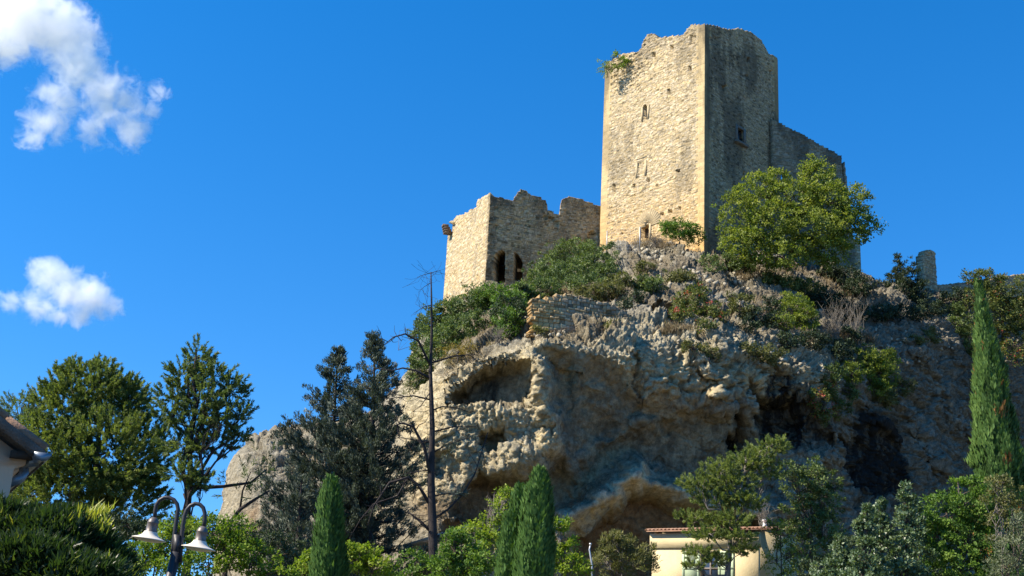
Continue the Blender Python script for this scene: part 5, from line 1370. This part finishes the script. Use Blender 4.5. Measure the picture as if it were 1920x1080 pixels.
# ------------------------------------------------------------------ street lamp
LY = 18.5
M_POST = simple_mat('dark painted steel', (.045, .045, .05), .45, .15, 6, .03, .2)
M_SHADE = simple_mat('cream enamel shade', (.68, .62, .52), .4, .1, 5, .02)
M_HOOD = simple_mat('grey lamp hood', (.16, .14, .13), .45, .25, 6, .03, .3)
lb = at(325, 1080, LY); lb = np.array([at(331, 960, LY)[0] - .12, LY, 0.0])
lamp = thing('street_lamp', 'grey street lamp with two curved arms and bell-shaped shades', 'street lamp', tuple(lb))
pt = lambda x, y: at(x, y, LY)
mb = MB(); mb.lathe(lb, [(.0, 0), (.16, 0), (.16, .05), (.11, .12), (.09, .6), (.075, .7), (.075, 1.2)], 16)
P0 = lb + [0, 0, 1.1]; P1 = pt(331, 1035)
mb.tube([P0, .5 * (P0 + P1), P1], .075, 14)
mb.box(.5 * (pt(333, 1003) + pt(331, 1042)), .045, .05, .5 * np.linalg.norm(pt(333, 1003) - pt(331, 1042)), (1, 0, 0), (0, 1, 0), unit(pt(333, 1003) - pt(331, 1042)))
mb.build('post', M_POST, lamp, True)
for pts, hd in (([(322, 1060), (325, 1020), (331, 975), (334, 955), (332, 945), (326, 937), (317, 933), (308, 933), (299, 938), (293, 947), (291, 958), (290, 974)], (289, 972)),
                ([(338, 1055), (339, 1030), (343, 985), (346, 968), (350, 956), (357, 948), (366, 944), (375, 946), (381, 952), (384, 962), (384, 975), (382, 991)], (381, 989))):
    mb = MB(); mb.tube([pt(x, y) + np.array([0, 0, 0]) for x, y in pts], .031, 10); arm = mb.build('arm', M_POST, lamp, True)
    c = pt(*hd); k = LY * 1.06 / FPX; axis = unit(np.array([.10, 0, 1.0]))
    mb = MB(); mb.lathe(c, [(.004, .02), (.04, .015), (.072, -.02), (.085, -.06), (.088, -.07), (.084, -.075), (.083, -.2), (.1, -.215)], 22, axis); mb.build('hood', M_HOOD, lamp, True)
    mb = MB(); mb.lathe(c, [(.098, -.205), (.105, -.225), (.125, -.255), (.17, -.285), (.235, -.305), (.262, -.315), (.262, -.325), (.24, -.318), (.16, -.30), (.1, -.25), (.05, -.235)], 28, axis); shd = mb.build('shade', M_SHADE, lamp, True)
    mb = MB(); mb.lathe(c, [(.235, -.318), (.19, -.345), (.1, -.362), (.004, -.366)], 24, axis); mb.build('diffuser', simple_mat('milky diffuser', (.72, .66, .52), .35, .05, 4, 0), shd, True)

# ------------------------------------------------------------------ gabled house at the left edge
NY_ = 12.0
M_PINK = simple_mat('pinkish render', (.78, .55, .39), .9, .06, 2, .12, 0, 40)
M_ROOFDARK = simple_mat('weathered roof edge', (.16, .12, .095), .9, .4, 5, .5)
M_ZINC = simple_mat('zinc gutter', (.20, .23, .26), .4, .15, 6, .02, .5)
nh = thing('house', 'pinkish gabled house with a zinc gutter at the left edge', 'house', (at(20, 900, NY_)[0], NY_, 0))
wr = at(26, 900, NY_)[0]                                     # right wall of the gable, upright
e0 = at(80, 852, NY_); e1 = at(0, 792, NY_)                   # roof edge line
sl_ = (e1[2] - e0[2]) / (e1[0] - e0[0])
ze = lambda x: e0[2] + (x - e0[0]) * sl_
xr = wr - 6.0  # unseen ridge set far out and high so it shades the shrub
mb = MB()
# gable wall and right wall (a solid of some depth); the wall widens into a small corbel below the eave
g = [(wr, 0), (wr, at(26, 880, NY_)[2]), (wr + .10, at(35, 872, NY_)[2]), (wr + .10, ze(wr + .10) - .16), (xr, ze(xr) - .16), (xr - 6.0, ze(wr) - .16), (xr - 6.0, 0)]
mb.prism([(x, NY_, z) for x, z in g], (0, 7, 0))
mb.build('walls', M_PINK, nh)
mb = MB()
th = .12; nrm_ = unit(np.array([-sl_, 0, 1.0]))
for sgn in (1, -1):
    A = np.array([e0[0] if sgn == 1 else 2 * xr - e0[0], NY_ - .25, e0[2]]); Bp = np.array([xr, NY_ - .25, ze(xr)])
    dv = np.array([0, 0, -th]); mb.prism([A, Bp, Bp + dv, A + dv], (0, 7.4, 0))
mb.build('roof', M_ROOFDARK, nh)
mb = MB(); rng = np.random.default_rng(3)
for sgn in (1, -1):
    for k in range(15):
        f0, f1 = k / 15, (k + 1.12) / 15
        A = np.array([e0[0] if sgn == 1 else 2 * xr - e0[0], NY_ - .28, e0[2] + .05]); Bp = np.array([xr, NY_ - .28, ze(xr) + .05])
        for col in range(24):
            p = A * (1 - f0) + Bp * f0 + np.array([0, .1 + col * .31, .012]); q = A * (1 - f1) + Bp * f1 + np.array([0, .1 + col * .31, .0])
            mb.tube([p - [0, 0, .03], q - [0, 0, .03]], [.055, .05], 8)
mb.build('roof_tiles', simple_mat('weathered tiles', (.24, .15, .10), .9, .4, 4, .4), nh)
gc = at(74, 856, NY_); mb = MB()
pr = [(.085 * math.cos(a), .085 * math.sin(a)) for a in np.linspace(math.pi, 2 * math.pi, 9)]
V = [gc + np.array([x, y, z]) for y in (-.32, 6.9) for x, z in pr] + [gc + np.array([x * .93, y, z * .93]) for y in (-.32, 6.9) for x, z in pr]
q = [[k, k + 1, 9 + k + 1, 9 + k] for k in range(8)] + [[18 + k + 1, 18 + k, 27 + k, 27 + k + 1] for k in range(8)]
mb.add(V, np.array(q)); 
cap = [gc + np.array([x, -.325, z]) for x, z in pr]; mb.prism(cap, (0, .012, 0))
gut = mb.build('gutter', M_ZINC, nh)
mb = MB(); mb.tube([gc + [-.02, -.02, -.06], at(50, 866, NY_) + [0, .2, 0], at(50, 885, NY_) + [0, .15, 0], at(42, 897, NY_) + [0, .12, 0], at(25, 905, NY_) + [0, .12, 0], at(10, 908, NY_) + [0, .3, 0]], .05, 12); mb.build('downpipe', M_ZINC, nh, True)
mb = MB(); mb.box(at(52, 858, NY_) + [0, 3.4, 0], .16, 3.5, .035); mb.build('soffit', M_DARKWOOD, nh)

_piv = Vector((e0[0], NY_, 0)); _rot = Matrix.Translation(_piv) @ Matrix.Rotation(R(27), 4, 'Z') @ Matrix.Translation(-_piv)
_loc = Vector(nh.location)
for ch in [o for o in C.objects if o.parent == nh]:
    ch.data.transform(_rot)                                   # the side wall turns away from the street
# dense long-leaved shrub in the near left corner
cr = Crown(401); HY_ = 11.2
sb = [blob(20, 1010, 70, 48, HY_), blob(100, 1020, 70, 42, HY_, -.1), blob(160, 1045, 62, 42, HY_, .1), blob(60, 1060, 80, 40, HY_, -.5), blob(200, 1075, 40, 30, HY_), blob(130, 990, 40, 20, HY_, .2), blob(-30, 1000, 60, 50, HY_), blob(140, 1090, 90, 35, HY_, -.5)]
hd_ = thing('shrub', 'dark dense shrub with long pointed leaves in the near left corner', 'shrub', (sb[1][0][0], HY_, 0))
rng = cr.rng
for c, r in sb:
    n = 640; d = rdir(n, rng); d[:, 1] = -np.abs(d[:, 1]) * rng.choice([1, 1, 1, -1], n)
    p = c + d * r * (.55 + .5 * rng.random(n) ** .5)[:, None]
    ii = np.repeat(np.arange(n), 9); m = len(ii)
    ax = unit(d[ii] * .7 + np.array([.15, 0, .75]) + .75 * rdir(m, rng))
    L = rng.uniform(.07, .16, m)
    cr.leaves(p[ii] + rdir(m, rng) * .03, ax, L, L * .17, rng.normal(.4, .2, n)[ii] + rng.normal(0, .1, m))
for _ in range(40):                                           # upright leaves at the top right, coloured yellow as if sunlit
    p = at(rng.uniform(135, 200), rng.uniform(962, 1010), HY_ + rng.uniform(-.2, .3)); m = 4
    cr.leaves(p + rdir(m, rng) * .02, unit(np.array([.25, 0, 1.0]) + .45 * rdir(m, rng)), rng.uniform(.09, .18, m), .022, rng.uniform(.9, 1.0, m))
cr.build('foliage', L_LAUREL, hd_)
mb = MB()
for c, r in sb:
    for k in range(5):
        b = np.array([c[0] + rng.normal(0, .15), HY_ + rng.normal(0, .2), -.1]); mb.tube(limb_path(b, c + rdir(1, rng)[0] * r * .7, 0, rng, 6), np.linspace(.022, .008, 6), 5, False)
mb.build('stem', M_BARK, hd_, True)

# ------------------------------------------------------------------ clouds: real volumes far beyond the hill
def cloud(label, blobs, Y, dens, seed, thick=.55):
    """blobs: (px, py, radius px, weight); the volume is ragged by noise inside a closed pillow-shaped hull"""
    k = Y * 1.06 / FPX
    cen = [(at(px, py, Y), r * k, w) for px, py, r, w in blobs]
    m, ns, ls = new_mat('cloud vapour'); o = ns.new('ShaderNodeOutputMaterial')
    tc = ns.new('ShaderNodeTexCoord'); geo = ns.new('ShaderNodeNewGeometry')
    P = geo.outputs['Position']
    acc = None
    wv = nd(ns, 'ShaderNodeTexNoise', Scale=1 / (38 * k), Detail=3, Roughness=.6); ls.new(P, wv.inputs['Vector'])
    off = ns.new('ShaderNodeVectorMath'); off.operation = 'SUBTRACT'; ls.new(wv.outputs['Color'], off.inputs[0]); off.inputs[1].default_value = (.5, .5, .5)
    sc_ = ns.new('ShaderNodeVectorMath'); sc_.operation = 'SCALE'; ls.new(off.outputs[0], sc_.inputs[0]); sc_.inputs['Scale'].default_value = 46 * k
    ad = ns.new('ShaderNodeVectorMath'); ls.new(P, ad.inputs[0]); ls.new(sc_.outputs[0], ad.inputs[1]); ad.operation = 'ADD'
    for c, r, w in cen:
        d = ns.new('ShaderNodeVectorMath'); d.operation = 'DISTANCE'; ls.new(ad.outputs[0], d.inputs[0]); d.inputs[1].default_value = tuple(c)
        v = math_n(ns, ls, 'MULTIPLY_ADD', d.outputs['Value'], -w / r, w)
        acc = v if acc is None else math_n(ns, ls, 'SMOOTH_MAX', acc, v, .25)
    n1 = noise_n(ns, ls, 1 / (30 * k), 9, .66, P, .6)
    f = math_n(ns, ls, 'ADD', acc, math_n(ns, ls, 'MULTIPLY', math_n(ns, ls, 'SUBTRACT', n1, .57), 3.3))
    mr = nd(ns, 'ShaderNodeMapRange'); mr.inputs['From Min'].default_value = .0; mr.inputs['From Max'].default_value = 1.5; mr.inputs['To Min'].default_value = 0; mr.inputs['To Max'].default_value = dens
    ls.new(f, mr.inputs['Value'])
    pv = ns.new('ShaderNodeVolumeScatter'); pv.inputs['Color'].default_value = (1, 1, 1, 1); pv.inputs['Anisotropy'].default_value = .0
    ls.new(mr.outputs[0], pv.inputs['Density']); ls.new(pv.outputs[0], o.inputs['Volume'])
    # closed hull from the blobs: a pillow over their common outline
    x0 = min(c[0] - r * 1.25 for c, r, w in cen); x1 = max(c[0] + r * 1.25 for c, r, w in cen); z0 = min(c[2] - r * 1.25 for c, r, w in cen); z1 = max(c[2] + r * 1.25 for c, r, w in cen)
    st = (x1 - x0) / 70
    gx_, gz2 = np.meshgrid(np.arange(x0, x1, st), np.arange(z0, z1, st))
    h2 = np.zeros_like(gx_)
    for c, r, w in cen: h2 = np.maximum(h2, (r * 1.22) ** 2 - (gx_ - c[0]) ** 2 - (gz2 - c[2]) ** 2)
    h = np.sqrt(np.maximum(h2, 0)); inside = h > 0
    cm = inside[:-1, :-1] & inside[1:, 1:] & inside[:-1, 1:] & inside[1:, :-1]
    ny, nx = gx_.shape; ix = np.arange(ny * nx).reshape(ny, nx); N = ny * nx
    h = h * .9
    F = np.stack([gx_, Y - h, gz2], -1).reshape(-1, 3); B = np.stack([gx_, Y + h, gz2], -1).reshape(-1, 3)
    fq = np.stack([ix[:-1, :-1], ix[:-1, 1:], ix[1:, 1:], ix[1:, :-1]], -1)[cm]; bq = fq[:, ::-1] + N
    mp = np.pad(cm, 1); sq = []
    a, b, c_, d_ = ix[:-1, :-1], ix[:-1, 1:], ix[1:, 1:], ix[1:, :-1]
    for nb, p, r in ((mp[:-2, 1:-1], a, b), (mp[1:-1, 2:], b, c_), (mp[2:, 1:-1], c_, d_), (mp[1:-1, :-2], d_, a)):
        kk = cm & ~nb; sq.append(np.stack([p[kk] + N, r[kk] + N, r[kk], p[kk]], -1))
    q = np.concatenate([fq, bq] + sq); V = np.concatenate([F, B]); u = np.zeros(len(V), bool); u[q.ravel()] = True; rm = np.cumsum(u) - 1
    tag(mesh_obj('cloud', V[u], rm[q], m), label, 'cloud')
cloud('large ragged white cloud in the upper left corner of the sky', [(40, 25, 100, 1.5), (115, 55, 80, 1.4), (10, 80, 65, 1.3), (150, 125, 68, 1.3), (200, 180, 66, 1.2), (245, 240, 50, 1.1), (110, 190, 55, 1.0), (85, 235, 52, 1.0), (62, 258, 36, .95), (262, 205, 42, 1.0), (298, 168, 28, .9), (-60, 60, 90, 1.3), (160, 70, 45, 1.2), (170, 245, 40, .8)], 1500, .085, 1)
cloud('small oval white cloud floating above the pines', [(90, 518, 42, 1.5), (130, 545, 50, 1.6), (170, 562, 50, 1.5), (206, 580, 30, 1.2), (60, 570, 36, 1.1), (22, 570, 26, 1.0), (110, 585, 32, 1.2), (150, 590, 30, 1.2), (-20, 562, 26, 1.0)], 1500, .085, 2)

# ------------------------------------------------------------------ groups of repeats
for o in C.objects:
    if 'label' not in o or o.parent is not None: continue
    n, lb_ = o.name.split('.')[0], o['label']
    g = {'cypress': 'cypresses', 'pine_tree': 'pine trees', 'conifer': 'dark conifers by the rock', 'cloud': 'clouds in the sky', 'bare_shrub': 'leafless shrubs on the slope', 'upright_shrub': 'pale green upright bushes at bottom right', 'evergreen_shrub': 'dark evergreens on the skyline'}.get(n)
    if n == 'shrub': g = 'shrubs in the garden below the cliff' if o.location.y < 80 else 'shrubs growing on the cliff and castle'
    if g and not o.get('group'): o['group'] = g
